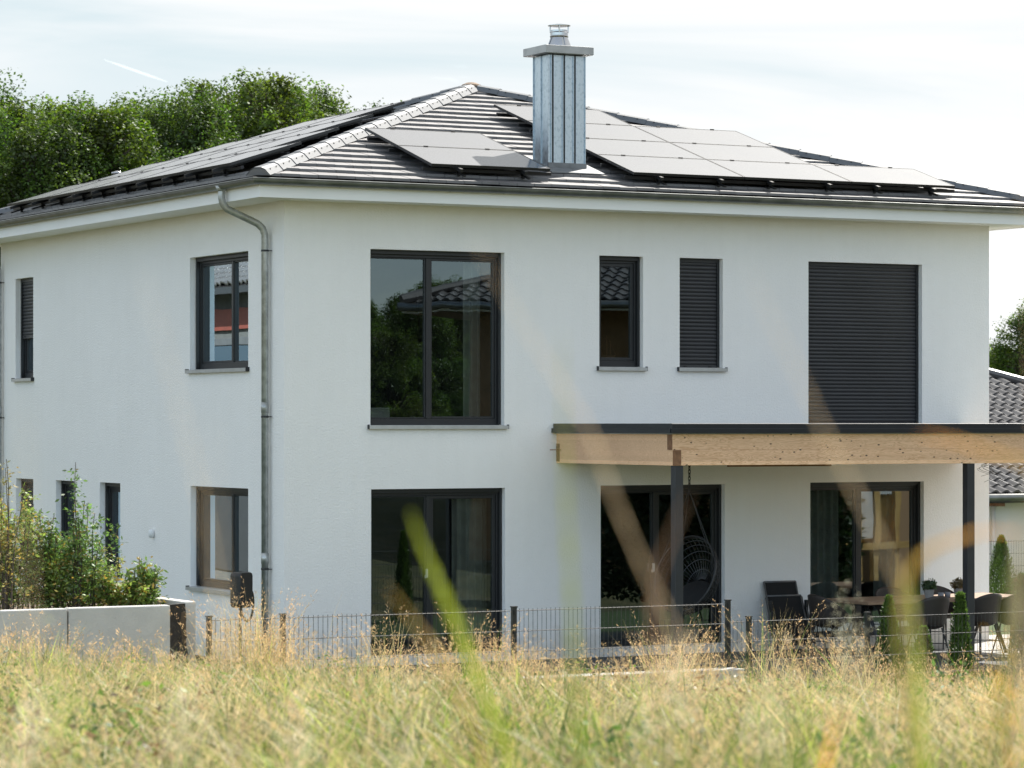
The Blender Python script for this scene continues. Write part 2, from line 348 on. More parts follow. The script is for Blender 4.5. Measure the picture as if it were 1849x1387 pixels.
def window(h, Mp, mull=None, door=False, shutter=None, sill=True, label=None, rec=.13, curt=(), handle=False, name='window'):
    u0, u1, v0, v1 = h; w = empty(name); w.parent = house
    if label: w['label'] = label
    f = MB()
    # guide rails and shutter box in the reveal
    f.mbox(Mp, u0+.001, u0+.035, rec-.05, rec-.001, v0+.012, v1-.001); f.mbox(Mp, u1-.035, u1-.001, rec-.05, rec-.001, v0+.012, v1-.001)
    f.mbox(Mp, u0+.036, u1-.036, rec-.045, rec-.001, v1-.055, v1-.001)
    # outer frame
    fw = .062; ft = .09; fb = .075 if door else .085
    f.mbox(Mp, u0+.001, u0+fw, rec, rec+.075, v0+.002, v1-.002)
    f.mbox(Mp, u1-fw, u1-.001, rec, rec+.075, v0+.002, v1-.002)
    f.mbox(Mp, u0+fw, u1-fw, rec+.001, rec+.074, v1-ft, v1-.002)
    f.mbox(Mp, u0+fw, u1-fw, rec+.001, rec+.074, v0+.002, v0+fb)
    f.build('frame', M['frame'], w, bevel=.004)
    iu0, iu1, iv0, iv1 = u0+fw, u1-fw, v0+fb, v1-ft
    cells = []
    if mull:
        cells = [(iu0, mull-.028), (mull+.028, iu1)]
        g = MB(); g.mbox(Mp, mull-.028, mull+.028, rec+.004, rec+.07, iv0+.001, iv1-.001); g.build('mullion', M['frame'], w, bevel=.004)
    else: cells = [(iu0, iu1)]
    for k, (a, b) in enumerate(cells):
        s = MB(); sw = .030 if (mull and k == 1 and not door) else .045
        if mull and k == 0: sw = .018
        dd = rec+.018
        s.mbox(Mp, a+.001, a+sw, dd, dd+.05, iv0+.001, iv1-.001); s.mbox(Mp, b-sw, b-.001, dd, dd+.05, iv0+.001, iv1-.001)
        s.mbox(Mp, a+sw, b-sw, dd+.001, dd+.049, iv1-sw, iv1-.001); s.mbox(Mp, a+sw, b-sw, dd+.001, dd+.049, iv0+.001, iv0+sw)
        sash = s.build('sash', M['frame'], w, bevel=.004)
        p = MB(); d = rec+.045
        p.quad(Mp(a+sw*.6, d, iv0+sw*.6), Mp(b-sw*.6, d, iv0+sw*.6), Mp(b-sw*.6, d, iv1-sw*.6), Mp(a+sw*.6, d, iv1-sw*.6))
        p.build('pane', M['glass'], w, recalc=False)
    if handle:
        hh = MB(); um = mull-.035; zz = v0 + .98
        hh.mbox(Mp, um-.012, um+.012, rec-.035, rec+.0, zz-.01, zz+.1); hh.mbox(Mp, um-.014, um+.014, rec, rec+.016, zz-.02, zz+.02)
        hh.build('handle', M['sill'], w, bevel=.004)
    if sill:
        s = MB(); e = .035
        s.mbox(Mp, u0-e, u1+e, -.05, -.0015, v0-.012, v0-.002)
        s.mbox(Mp, u0+.001, u1-.001, -.0015, rec+.0, v0-.008, v0+.004)
        s.mbox(Mp, u0-e, u1+e, -.054, -.050, v0-.045, v0-.001)
        s.build('sill', M['sill'], w)
        for q in (u0-e-.006, u1+e):
            s = MB(); s.mbox(Mp, q, q+.006, -.054, -.0015, v0-.045, v0+.012); s.build('sill_end', M['frame'], w)
    if shutter:
        zlow = v1 - .055 - (v1-.055-v0)*shutter
        s = MB(); pitch = .0505; z = v1-.05; k = 0
        while z - pitch > zlow + .03:
            prof = [(0.0, 0), (-.011, -.006), (-.0135, -.02), (-.0115, -.034), (-.004, -.044), (.002, -.0465), (.002, -.0505)]
            for (d0, a), (d1, b) in zip(prof[:-1], prof[1:]):
                s.quad(Mp(u0+.03, rec-.015+d0, z+a), Mp(u1-.03, rec-.015+d0, z+a), Mp(u1-.03, rec-.015+d1, z+b), Mp(u0+.03, rec-.015+d1, z+b))
            z -= pitch
        s.build('roller_shutter', M['shutter'], w, smooth=False, weld=True)
        s = MB(); s.mbox(Mp, u0+.034, u1-.034, rec-.03, rec-.012, z-.05, z+.002)
        bb = s.build('end_bar', M['shutter'], w, bevel=.002)
        for q in (u0+.13, u1-.16):
            s = MB(); s.mbox(Mp, q, q+.035, rec-.042, rec-.030, z-.03, z-.012); s.build('stopper', M['black'], w)
    for (a, b) in curt:
        c = MB(); sheer(c, Mp, a, b, rec+.32, max(v0+.03, v0), v1+.05); c.build('curtain', M['curtain'], w, smooth=True, recalc=False)
    return w

window(F_h[0], mF, mull=2.06, label='large upper two pane window without shutter', curt=[(1.14, 1.32), (2.72, 2.98)], rec=.14)
window(F_h[1], mF, label='narrow upper window with bare pane')
window(F_h[2], mF, shutter=1.0, label='narrow upper window behind closed roller shutter')
window(F_h[3], mF, mull=8.66, shutter=1.0, label='wide upper window behind closed roller shutter')
window(F_h[4], mF, mull=2.06, door=True, sill=False, curt=[(2.55, 3.05)], handle=True, name='sliding_door', label='ground floor sliding door left of the canopy')
window(F_h[5], mF, mull=5.40, door=True, sill=False, handle=True, name='sliding_door', label='sliding door under the canopy behind the hanging chair')
window(F_h[6], mF, mull=8.62, door=True, sill=False, curt=[(7.95, 8.5), (9.1, 9.5)], name='sliding_door', label='sliding door under the canopy behind the table')
window(L_h[0], mL, shutter=.58, label='small upper side window with shutter half lowered')
window(L_h[1], mL, mull=1.95, label='two pane upper side window')
window(L_h[2], mL, mull=1.95, label='two pane lower side window', curt=[(2.2, 3.3)])
for h in L_h[3:]: window(h, mL, label='narrow lower side window')
mb = MB(); mb.lathe([(.0, -.06), (.028, -.055), (.042, -.02), (.042, .03), (.03, .055), (0, .06)], (-.035, 4.357, 1.40), 14)
mb.box(-.006, -.0005, 4.33, 4.385, 1.36, 1.44); mb.build('wall_lamp', M['white'], house, smooth=True)

# eaves: soffit, fascia, gutter
o = .56
def ring(mb, profile, closed=False):
    """sweep (offset outward, z) points round the four sides with mitred corners"""
    n = len(profile)
    for q in range(4):
        P0, P1 = [], []
        for off, z in profile:
            a, b = -off, L_+off
            c = [(a, a), (b, a), (b, b), (a, b)]
            P0.append((*c[q], z)); P1.append((*c[(q+1) % 4], z))
        for i in range(n if closed else n-1):
            j = (i+1) % n
            mb.quad(P0[i], P1[i], P1[j], P0[j])
mb = MB(); ring(mb, [(-.02, SOF), (o-.002, SOF), (o-.002, SOF+.02), (-.02, SOF+.02)], True); mb.build('soffit', M['soffit'], house, weld=True)
mb = MB(); ring(mb, [(o, SOF-.012), (o+.022, SOF-.012), (o+.022, SOF+.20), (o, SOF+.20)], True); mb.build('fascia', M['soffit'], house, weld=True)
mb = MB(); gr = .068; gc = o+.022+gr+.008; gz = 5.855
prof = [(gc+gr*math.cos(t), gz+gr*math.sin(t)) for t in [PI + PI*k/12 for k in range(13)]]
prof2 = [(gc+(gr-.004)*math.cos(t), gz+(gr-.004)*math.sin(t)) for t in [2*PI - PI*k/12 for k in range(13)]]
ring(mb, prof + prof2, True)
ring(mb, [(gc+gr+.002+.009*math.cos(t), gz+.004+.009*math.sin(t)) for t in [2*PI*k/8 for k in range(8)]], True)
# seams and bracket bands round the gutter belong to its mesh
def band(p, axis):
    pts = []
    for k in range(13):
        t = PI + PI*k/12; oo = gc + (gr+.003)*math.cos(t); z = gz + (gr+.003)*math.sin(t)
        pts.append((p, -oo, z) if axis == 'F' else (-oo, p, z))
    for a, b in zip(pts[:-1], pts[1:]):
        w = .006
        if axis == 'F': mb.quad((a[0]-w, a[1], a[2]), (a[0]+w, a[1], a[2]), (b[0]+w, b[1], b[2]), (b[0]-w, b[1], b[2]))
        else: mb.quad((a[0], a[1]-w, a[2]), (a[0], a[1]+w, a[2]), (b[0], b[1]+w, b[2]), (b[0], b[1]-w, b[2]))
x = -.3
while x < L_+.6: band(x, 'F'); x += .755
y = -.3
while y < L_+.6: band(y, 'L'); y += .6
gut = mb.build('gutter', M['zinc'], house, weld=True, smooth=False)

def downpipe(y, name='downpipe', bottom=-.1):
    mb = MB(); xo = -gc; xw = -.075
    pts = [(xo, y, gz-.05), (xo, y, gz-.17), (xo+.015, y-.0, gz-.235), (xo+.07, y, gz-.30), (xw-.10, y, gz-.47), (xw-.03, y, gz-.53), (xw, y, gz-.61)]
    pp = []                                       # smooth the bend
    for i in range(len(pts)-1):
        for k in range(3): pp.append(tuple(pts[i][c]*(1-k/3)+pts[i+1][c]*k/3 for c in range(3)))
    pp.append(pts[-1]); pp.append((xw, y, bottom))
    mb.tube(pp, .045, 14)
    for z in (3.0, 1.12): mb.tube([(xw, y, z+.03), (xw, y, z+.16)], .0485, 14)
    mb.tube([(xo, y, gz-.085), (xo, y, gz-.06), (xo, y, gz-.02)], [.05, .062, .078], 14)
    dp = mb.build(name, M['pipe'], house, smooth=True)
    mb = MB()
    for z in (5.05, 2.98, 1.08):
        mb.tube([(xw, y, z-.012), (xw, y, z+.012)], .050, 14); mb.tube([(xw-.01, y-.052, z), (-.002, y-.052, z)], .006, 6)
        mb.tube([(xw, y-.065, z), (xw, y-.045, z)], .012, 8)
    mb.build('pipe_clamp', M['frame'], dp)
    return dp
downpipe(.42); downpipe(10.62)

# roof
roof = MB()
zr = lambda d: ZE + T*d                            # d = horizontal distance in from the eave line
RUN = L_/2 + EO
def side_pt(q, lat, d, z):                          # lat along the eave from -EO to L_+EO
    a = -EO + d
    if q == 0: return (lat, a, z)
    if q == 3: return (a, lat, z)
    if q == 2: return (lat, L_+EO-d, z)
    return (L_+EO-d, lat, z)
EXP = .3; NC = int(RUN/EXP)+1; TW = .25
for q in range(4):
    for k in range(NC):
        d0 = k*EXP - .03; d1 = min((k+1)*EXP + .03, RUN)
        if d0 > RUN-.05: continue
        off = (k % 2)*.125 + (.0 if q else .03)
        n = int((L_+2*EO)/TW)+2
        for i in range(-1, n):
            a0 = -EO + i*TW + off + .003; a1 = a0 + TW - .006
            def cl(a, d):
                lo, hi = -EO+max(d, 0)+.0, L_+EO-max(d, 0)
                return min(max(a, lo), hi)
            A0, A1, B0, B1 = cl(a0, d0), cl(a1, d0), cl(a0, d1), cl(a1, d1)
            if A1-A0 < .004 and B1-B0 < .004: continue
            j = random.uniform(-.0025, .0025)
            zt0 = zr(d0) + .012 + j; zt1 = zr(d1) - .030 + j
            zb0 = zt0 - .034; zb1 = zt1 - .02
            roof.add([side_pt(q, A0, d0, zb0), side_pt(q, A1, d0, zb0), side_pt(q, B1, d1, zb1), side_pt(q, B0, d1, zb1),
                      side_pt(q, A0, d0, zt0), side_pt(q, A1, d0, zt0), side_pt(q, B1, d1, zt1), side_pt(q, B0, d1, zt1)],
                     [(0,3,2,1),(4,5,6,7),(0,1,5,4),(1,2,6,5),(2,3,7,6),(3,0,4,7)])
rt = roof.build('roof', M['tile'], house)
mb = MB(); c = L_/2
e = EO-.03
mb.add([(-e,-e,ZE-.05),(L_+e,-e,ZE-.05),(L_+e,L_+e,ZE-.05),(-e,L_+e,ZE-.05),(c,c,zr(RUN)-.06)], [(0,1,4),(1,2,4),(2,3,4),(3,0,4),(0,3,2,1)])
mb.build('underlay', M['deck'], rt)
# hip tiles: overlapping faceted caps with two screws each
for q, (cx, cy, sx, sy) in enumerate([(-EO,-EO,1,1), (L_+EO,-EO,-1,1), (L_+EO,L_+EO,-1,-1), (-EO,L_+EO,1,-1)]):
    mb = MB(); P0 = Vector((cx-.02*sx, cy-.02*sy, ZE+.005)); P1 = Vector((c, c, zr(RUN)+.02))
    ax = (P1-P0).normalized(); ln = (P1-P0).length; lat = ax.cross(Vector((0,0,1))).normalized(); up = lat.cross(ax).normalized()
    nC = 19; st = ln/nC
    for k in range(nC):
        a = k*st; b = a + st + .03
        def sec(t, s, lift):
            return [P0 + ax*t + lat*(u*s*1.22) + up*(v*s+lift) for u, v in ((-.125, -.045), (-.075, .028), (-.035, .050), (.035, .050), (.075, .028), (.125, -.045))]
        b = min(b, ln+.02)
        A = sec(a, 1.03, .010); B = sec(b, 1.0, .0)
        Ai = [p - up*.014 for p in A]; 
        mb.m = 0
        mb.add(A + B, [(i, i+1, 7+i, 6+i) for i in range(5)])
        mb.add(A + Ai, [(i, i+1, 7+i, 6+i) for i in range(5)])
        if k == 0: mb.m = 2; mb.add(A, [(5,4,3,2,1,0)])
        mb.m = 1
        for s_ in (-1, 1):
            for tt in (.3, .75):
                pc = P0 + ax*(a+st*tt) + lat*(s_*.107) + up*(.020)
                w1 = ax*.008; w2 = (lat*s_*.5 - up*.85).normalized()*.008; nn = w1.cross(w2).normalized()
                if nn.z < 0: nn = -nn
                pc = pc + nn*.002
                mb.add([pc-w1-w2, pc+w1-w2, pc+w1+w2, pc-w1+w2, pc-w1-w2+nn*.006, pc+w1-w2+nn*.006, pc+w1+w2+nn*.006, pc-w1+w2+nn*.006],
                       [(0,3,2,1),(4,5,6,7),(0,1,5,4),(1,2,6,5),(2,3,7,6),(3,0,4,7)])
    mb.build('hip_tiles', [M['hip'], M['screw'], M['tile']], rt, recalc=False)
mb = MB(); mb.lathe([(.17, -.02), (.15, .05), (.07, .085), (0, .095)], (c, c, zr(RUN)+.0), 8)
mb.build('apex_cap', surf('mortar_brown', (.26, .18, .12), (.12, .09, .07), .9, scale=15), rt)
# small roof vents beyond the hips
for (vx, vy) in ((1.2, 8.9), (9.2, 5.6)):
    mb = MB(); d = min(vx, L_-vx)+EO; z = zr(d)
    mb.tube([(vx, vy, z), (vx, vy, z+.16)], .05, 12); mb.lathe([(.0, .2), (.09, .17), (.09, .15), (.0, .15)], (vx, vy, z), 12)
    mb.build('roof_vent', M['steel'], house, smooth=True)

# solar panels
PW, PH = 1.69, 1.015
def slope_frame(q, lat, d, lift):
    z = zr(d) + lift
    if q == 0: return Vector((lat, -EO+d, z)), Vector((1,0,0)), Vector((0,cA,sA)), Vector((0,-sA,cA))
    return Vector((-EO+d, lat, z)), Vector((0,1,0)), Vector((cA,0,sA)), Vector((-sA,0,cA))
def panel(q, lat, d):
    O, ex, es, n = slope_frame(q, lat, d, .135)
    f = MB(); P = lambda a, b, h: tuple(O + ex*a + es*b + n*h)
    def bx(mb, a0, a1, b0, b1, h0, h1):
        mb.add([P(a0,b0,h0),P(a1,b0,h0),P(a1,b1,h0),P(a0,b1,h0),P(a0,b0,h1),P(a1,b0,h1),P(a1,b1,h1),P(a0,b1,h1)],
               [(0,3,2,1),(4,5,6,7),(0,1,5,4),(1,2,6,5),(2,3,7,6),(3,0,4,7)])
    w = .011
    bx(f, 0, PW, 0, w, 0, .036); bx(f, 0, PW, PH-w, PH, 0, .036); bx(f, 0, w, w, PH-w, 0, .036); bx(f, PW-w, PW, w, PH-w, 0, .036)
    for a in (.4, PW-.4): bx(f, a-.03, a+.03, PH-.005, PH+.012, .028, .045)     # clamps
    o_ = f.build('solar_panel', M['pvframe'], house)
    g = MB(); bx(g, w, PW-w, w, PH-w, .026, .033); g.build('cells', M['pv'], o_)
def rails(q, lat0, lat1, d0, d1, ext=.12):
    mb = MB(); O, ex, es, n = slope_frame(q, lat0, d0, 0); W = lat1-lat0; H = (d1-d0)/cA
    P = lambda a, b, h: tuple(O + ex*a + es*b + n*h)
    def bx(a0, a1, b0, b1, h0, h1):
        mb.add([P(a0,b0,h0),P(a1,b0,h0),P(a1,b1,h0),P(a0,b1,h0),P(a0,b0,h1),P(a1,b0,h1),P(a1,b1,h1),P(a0,b1,h1)],
               [(0,3,2,1),(4,5,6,7),(0,1,5,4),(1,2,6,5),(2,3,7,6),(3,0,4,7)])
    k = 0; nn = max(1, round(W/1.7))
    for i in range(nn):
        for a in (i*1.7+.38, i*1.7+1.3): bx(a-.02, a+.02, -.06, H+.03, .09, .131)
    for b in (.16, H-.2): bx(-.06, W+.08, b-.02, b+.02, .05, .09)
    for i in range(nn):
        for a in (i*1.7+.38, i*1.7+1.3):
            bx(a+.04, a+.075, -.05, .16, .03, .052); bx(a+.04, a+.075, .1, .135, .0, .09)
    mb.build('panel_rails', M['pvframe'], house)
PITCH = 1.025*cA
def rows(q, spec, d0):
    for k, (l0, n_) in enumerate(spec):
        for i in range(n_): panel(q, l0+i*1.7, d0+k*PITCH)
        rails(q, l0, l0+n_*1.7-.01, d0+k*PITCH, d0+k*PITCH+PH*cA)
rows(0, [(1.81, 1), (1.81, 1)], .15)
rows(0, [(4.74, 3), (4.74, 2), (4.74, 2), (4.74, 1)], .16)
rows(3, [(.62, 5), (1.60, 4), (2.62, 3), (3.66, 2)], .15)

# chimney
ch = empty('chimney', (0, 0, 0)); ch.parent = house
x0, x1, y0, y1, zb, zt = 3.87, 4.42, .27, .68, 6.12, 7.70
mb = MB(); mb.box(x0+.014, x1-.014, y0+.014, y1-.014, zb, zt); mb.build('core', M['frame'], ch)
mb = MB()
fx = [x0, x0+.045, x0+.080, x0+.215, x0+.250, x0+.375, x0+.410, x1]
for a, b in zip(fx[0::2], fx[1::2]):
    mb.box(a, b, y0, y0+.0135, zb+.03, zt-.001)
    mb.box(b-.009, b, y0-.016, y0-.0005, zb+.03, zt-.001)
    mb.box(a, b, y1-.0135, y1, zb+.03, zt-.001)
fy = [y0+.0136, y0+.19, y0+.215, y1-.0136]
for a, b in zip(fy[0::2], fy[1::2]):
    mb.box(x0, x0+.0135, a, b, zb+.03, zt-.001); mb.box(x1-.0135, x1, a, b, zb+.03, zt-.001)
    mb.box(x0-.014, x0-.0005, b-.006, b+.004, zb+.03, zt-.001)
mb.build('cladding', M['galv'], ch)
mb = MB(); mb.box(x0-.10, x1+.075, y0-.10, y1+.10, zt+.01, zt+.115); mb.build('cap', M['galvcap'], ch, bevel=.006)
xc, yc = (x0+x1)/2, (y0+y1)/2; zc = zt+.115
mb = MB(); mb.lathe([(.0, 0), (.168, 0), (.163, .012), (.118, .13), (.114, .14), (.120, .14), (.123, .155), (.118, .165), (.118, .2), (.123, .205), (.118, .212), (.118, .235), (.105, .235), (.105, .16)], (xc, yc, zc), 28)
for k in range(4):
    a = PI/4 + k*PI/2 + .3
    mb.tube([(xc+.116*math.cos(a), yc+.116*math.sin(a), zc+.2), (xc+.120*math.cos(a), yc+.120*math.sin(a), zc+.3)], .009, 6)
    mb.tube([(xc+.17*math.cos(a+.5), yc+.17*math.sin(a+.5), zc), (xc+.124*math.cos(a+.5), yc+.124*math.sin(a+.5), zc+.14)], .005, 5)
mb.lathe([(.0, .322), (.06, .318), (.150, .298), (.150, .292), (.0, .30)], (xc, yc, zc), 28)
mb.build('cowl', M['steel'], ch, smooth=False)
mb = MB()                                          # apron on the roof
def rp(x, y, h=0): return (x, y, zr(y+EO)+h)
a0, a1, b0, b1 = x0-.10, x1+.14, y0-.28, y1+.16
mb.add([rp(a0,b0,.02),rp(a1,b0,.02),rp(a1,b1,.02),rp(a0,b1,.02),rp(a0,b0,.034),rp(a1,b0,.034),rp(a1,b1,.034),rp(a0,b1,.034)],
       [(0,3,2,1),(4,5,6,7),(0,1,5,4),(1,2,6,5),(2,3,7,6),(3,0,4,7)])
mb.box(x0-.012, x1+.012, y0-.022, y0-.002, zr(y0+EO)-.02, zr(y0+EO)+.09)
mb.build('flashing', M['lead'], ch)

# ------------------------------------------------------------------ things inside, close to the glass
t = tag(empty('cabinet', (1.45, .75, 2.55)), 'small pale cabinet standing inside behind the large upper window', 'cabinet')
mb = MB(); mb.box(0, .36, 0, .34, 0, .03); mb.box(0, .02, .0, .34, .03, .52); mb.box(.34, .36, 0, .34, .03, .52); mb.box(0, .36, 0, .34, .52, .55); mb.box(.02, .34, .32, .34, .03, .52); mb.box(.02, .34, .01, .32, .3, .315)
mb.build('body', M['white'], t, bevel=.003)
mb = MB(); mb.box(.025, .335, -.012, 0, .32, .515); mb.build('drawer_front', M['white'], t, bevel=.003)
t = tag(empty('model_sailboat', (4.80, .36, 3.72)), 'small wooden model sailing boat on the sill inside the narrow window', 'model boat')
mb = MB(); mb.add([(-.16,0,.07),(.14,0,.08),(-.1,.03,.06),(.08,.03,.06),(-.1,-.03,.06),(.08,-.03,.06),(-.1,0,0),(.08,0,0)], [(0,2,6),(0,6,4),(2,3,7,6),(4,6,7,5),(3,1,7),(5,7,1),(0,4,5,1,3,2)])
mb.box(-.05, .05, -.03, .03, -.03, 0)
mb.build('hull', M['tablewood'], t)
mb = MB(); mb.tube([(0,0,.06),(0,0,.34)], .005, 5); mb.tube([(.06,0,.06),(.05,0,.26)], .004, 5); mb.tube([(-.15,0,.08),(0,0,.33),(.14,0,.08)], .0025, 4); mb.build('mast', M['tablewood'], t)
t = tag(empty('pendant_lamp', (8.05, 1.1, 1.35)), 'black teardrop pendant lamp hanging inside behind the right sliding door', 'lamp')
mb = MB(); mb.lathe([(.012, .3), (.03, .25), (.09, .1), (.12, 0), (.10, -.07), (.05, -.11)], n=18); mb.build('shade', M['black'], t, smooth=True)
mb = MB(); mb.tube([(0,0,.3),(0,0,.84)], .004, 5); mb.build('cord', M['black'], t)

# ------------------------------------------------------------------ terrace canopy
cn = tag(empty('terrace_canopy', (0, 0, 0)), 'flat roofed terrace canopy with pale spruce beams and black edge on steel posts', 'canopy')
YF = -2.92; XL = 3.84; XR = 10.2; ZB = 2.385; ZM = 2.575; ZTB = 2.765
mb = MB(); mb.box(XL-.05, XR+.05, YF-.06, -.002, 2.80, 2.895); mb.build('roof_sheet', M['canopy'], cn, bevel=.006)
mb = MB(); mb.box(XL-.062, XR+.062, YF-.085, YF-.061, 2.775, 2.835); mb.box(XL-.075, XL-.051, YF-.06, -.003, 2.775, 2.835); mb.build('drip_edge', M['canopy'], cn, bevel=.003)
mb = MB(); mb.box(XL-.03, XR+.03, YF-.045, -.004, ZTB+.001, 2.799); mb.build('batten', M['sill'], cn)
# side beam with lapped corner
mb = MB(); mb.box(XL, XL+.12, YF+.121, -.003, ZB, ZTB); mb.box(XL, XL+.12, YF+.0, YF+.12, ZB, ZM-.001); mb.build('side_beam', M['wood'], cn, bevel=.003)
mb = MB(); mb.box(XL+.121, XR, YF-.002, YF+.118, ZB+.001, ZM); mb.box(XL-.001, XR, YF-.002, YF+.118, ZM+.0005, ZTB); mb.build('front_beam', M['wood'], cn, bevel=.003)
for bx_ in ((XL+.002, XL+.118, YF-.006, YF-.001, ZB+.002, ZM-.003), (XL-.006, XL-.0015, YF+.001, YF+.116, ZM+.003, ZTB-.002), (XL-.005, XL-.0005, -.09, -.006, ZB+.02, ZB+.25)):
    mb = MB(); mb.box(*bx_); mb.build('end_grain', M['endgrain'], cn)
mb = MB(); mb.box(XR-.12, XR, YF+.121, -.003, ZB, ZTB); mb.build('side_beam', M['wood'], cn, bevel=.003)
for k in range(7):
    xx = XL+.9+k*.8; mb = MB(); mb.box(xx, xx+.08, YF+.12, -.003, ZTB-.17, ZTB-.001); mb.build('rafter', M['wood'], cn)
mb = MB(); mb.box(XL+.9, XL+2.4, YF+.14, YF+.20, ZB-.022, ZB-.001); mb.build('spacer_board', M['endgrain'], cn)
mb = MB(); mb.box(XL-.16, XL-.007, -.14, -.12, 2.55, 2.562); mb.build('wedge', M['endgrain'], cn)
for px in (1222.5, 1749):
    xx = px_x(px, YF+.06); mb = MB(); mb.box(xx-.056, xx+.056, YF+.004, YF+.116, -.15, ZB-.001); mb.box(xx-.09, xx+.09, YF-.03, YF+.15, -.15, -.14)
    mb.build('post', M['post'], cn, bevel=.006)
for k, xq in enumerate((XL+.17, XL+.26)):
    mb = MB(); mb.tube([(xq, YF-.008, ZTB-.04-.06*k), (xq, YF-.001, ZTB-.04-.06*k)], .010, 8); mb.build('screw', M['steel'], cn)
# hanging bare twigs / cable by the right post
mb = MB()
for k in range(7):
    xx = px_x(1785+random.uniform(-18, 18), -2.7); P = [(xx, -2.7, ZB)]
    a = random.uniform(0, 6)
    for j in range(1, 8): P.append((xx+.09*math.sin(a+j*.8), -2.7+.05*math.cos(a+j), ZB-.035*j*(1 if k % 2 else .7)))
    mb.tube(P, .0025, 4)
tag(mb.build('dry_twigs', M['bark']), 'tangle of thin dry twigs hanging from the canopy beam at the right post', 'twigs')

# ------------------------------------------------------------------ hanging chair
TZ = -.15
hc = tag(empty('hanging_chair', (4.93, -1.55, .93)), 'black wire basket chair hanging from a chain behind the left canopy post', 'hanging chair')
axd = Vector((-.80, -.42, .42)).normalized(); e1 = axd.cross(Vector((0,0,1))).normalized(); e2 = e1.cross(axd).normalized()
mb = MB(); Rb = .52
def bowl(r, a):                                    # r 0..1 from the bottom of the bowl to its rim
    rad = Rb*math.sin(r*PI*.5)**.85; dep = -.42*math.cos(r*PI*.5)
    return Vector((0,0,0)) + e1*(rad*.82*math.cos(a)) + e2*(rad*math.sin(a)*1.0) + axd*(dep+.15)
for k in range(44):
    a = 2*PI*k/44; mb.tube([bowl(.1+.9*j/9, a) for j in range(10)], .0048, 4)
for r in (.25, .42, .58, .72, .84, .93): mb.tube([bowl(r, 2*PI*j/40) for j in range(41)], .005, 4, cap=False)
mb.tube([bowl(1.0, 2*PI*j/40) for j in range(41)], .014, 8, cap=False)
mb.build('basket', M['black'], hc)
mb = MB(); topc = Vector((-.02, .0, 1.12))
for a in (.35, 1.2, 2.0, 2.8): mb.tube([bowl(1.0, a), topc], .006, 5)
mb.build('rope', M['black'], hc)
mb = MB()
for k in range(8):
    z0 = 1.12 + k*.043; cc = Vector((-.02, 0, z0+.02)); u = Vector((1,0,0)) if k % 2 else Vector((0,1,0))
    mb.tube([cc + u*(.015*math.cos(2*PI*j/12)) + Vector((0,0,.030*math.sin(2*PI*j/12))) for j in range(13)], .0055, 5, cap=False)
mb.build('chain', M['black'], hc)
mb = MB(); mb.lathe([(0, -.03), (.18, -.03), (.24, 0), (.24, .04), (.18, .07), (0, .08)], n=24)
cu = mb.build('cushion', M['fabric'], hc, smooth=True); cu.rotation_euler = (0, math.radians(-40), .5); cu.location = (.08, .04, -.22)

# ------------------------------------------------------------------ folded garden chairs
def folded_chair(loc, rz, w, h, label):
    t = tag(empty('folded_chair', loc, rz), label, 'folding chair', 'folded chairs leaning on the wall')
    lean = .30
    P = lambda x, s: (x, lean*s/h, s)
    mb = MB()
    for x in (0, w):
        mb.tube([P(x, 0), P(x, h)], .013, 8); mb.tube([(x+(.035 if x else -.035), -.05, .0), (x+(.035 if x else -.035), .2, h*.78)], .012, 8)
    mb.tube([P(0, h), P(w, h)], .013, 8); mb.tube([P(0, .1), P(w, .1)], .011, 8)
    mb.build('frame', M['grey'], t, smooth=True)
    mb = MB(); a, b = P(.012, h*.52), P(w-.012, h-.01)
    mb.add([(a[0], a[1]-.006, a[2]), (b[0], a[1]-.006, a[2]), (b[0], b[1]-.006, b[2]), (a[0], b[1]-.006, b[2]), (a[0], a[1]+.004, a[2]), (b[0], a[1]+.004, a[2]), (b[0], b[1]+.004, b[2]), (a[0], b[1]+.004, b[2])],
           [(0,3,2,1),(4,5,6,7),(0,1,5,4),(1,2,6,5),(2,3,7,6),(3,0,4,7)]); mb.build('backrest', M['fabric'], t)
    mb = MB(); mb.add([(.012,-.05,.12),(w-.012,-.05,.12),(w-.012,.10,h*.56),(.012,.10,h*.56),(.012,-.03,.12),(w-.012,-.03,.12),(w-.012,.12,h*.56),(.012,.12,h*.56)],
           [(0,3,2,1),(4,5,6,7),(0,1,5,4),(1,2,6,5),(2,3,7,6),(3,0,4,7)]); mb.build('seat', M['fabric'], t)
    for s in (-.035, w+.035):
        mb = MB(); mb.box(s-.02, s+.02, .06, .11, h*.30, h*.74); mb.build('armrest', M['black'], t, bevel=.006)
    return t
folded_chair((6.98, -.36, TZ), 0, .50, .92, 'tallest folded black mesh chair leaning on the wall beside the middle sliding door')
folded_chair((6.93, -.50, TZ), 0, .54, .74, 'lower folded chair with grey tube frame in front of the tallest folded chair')

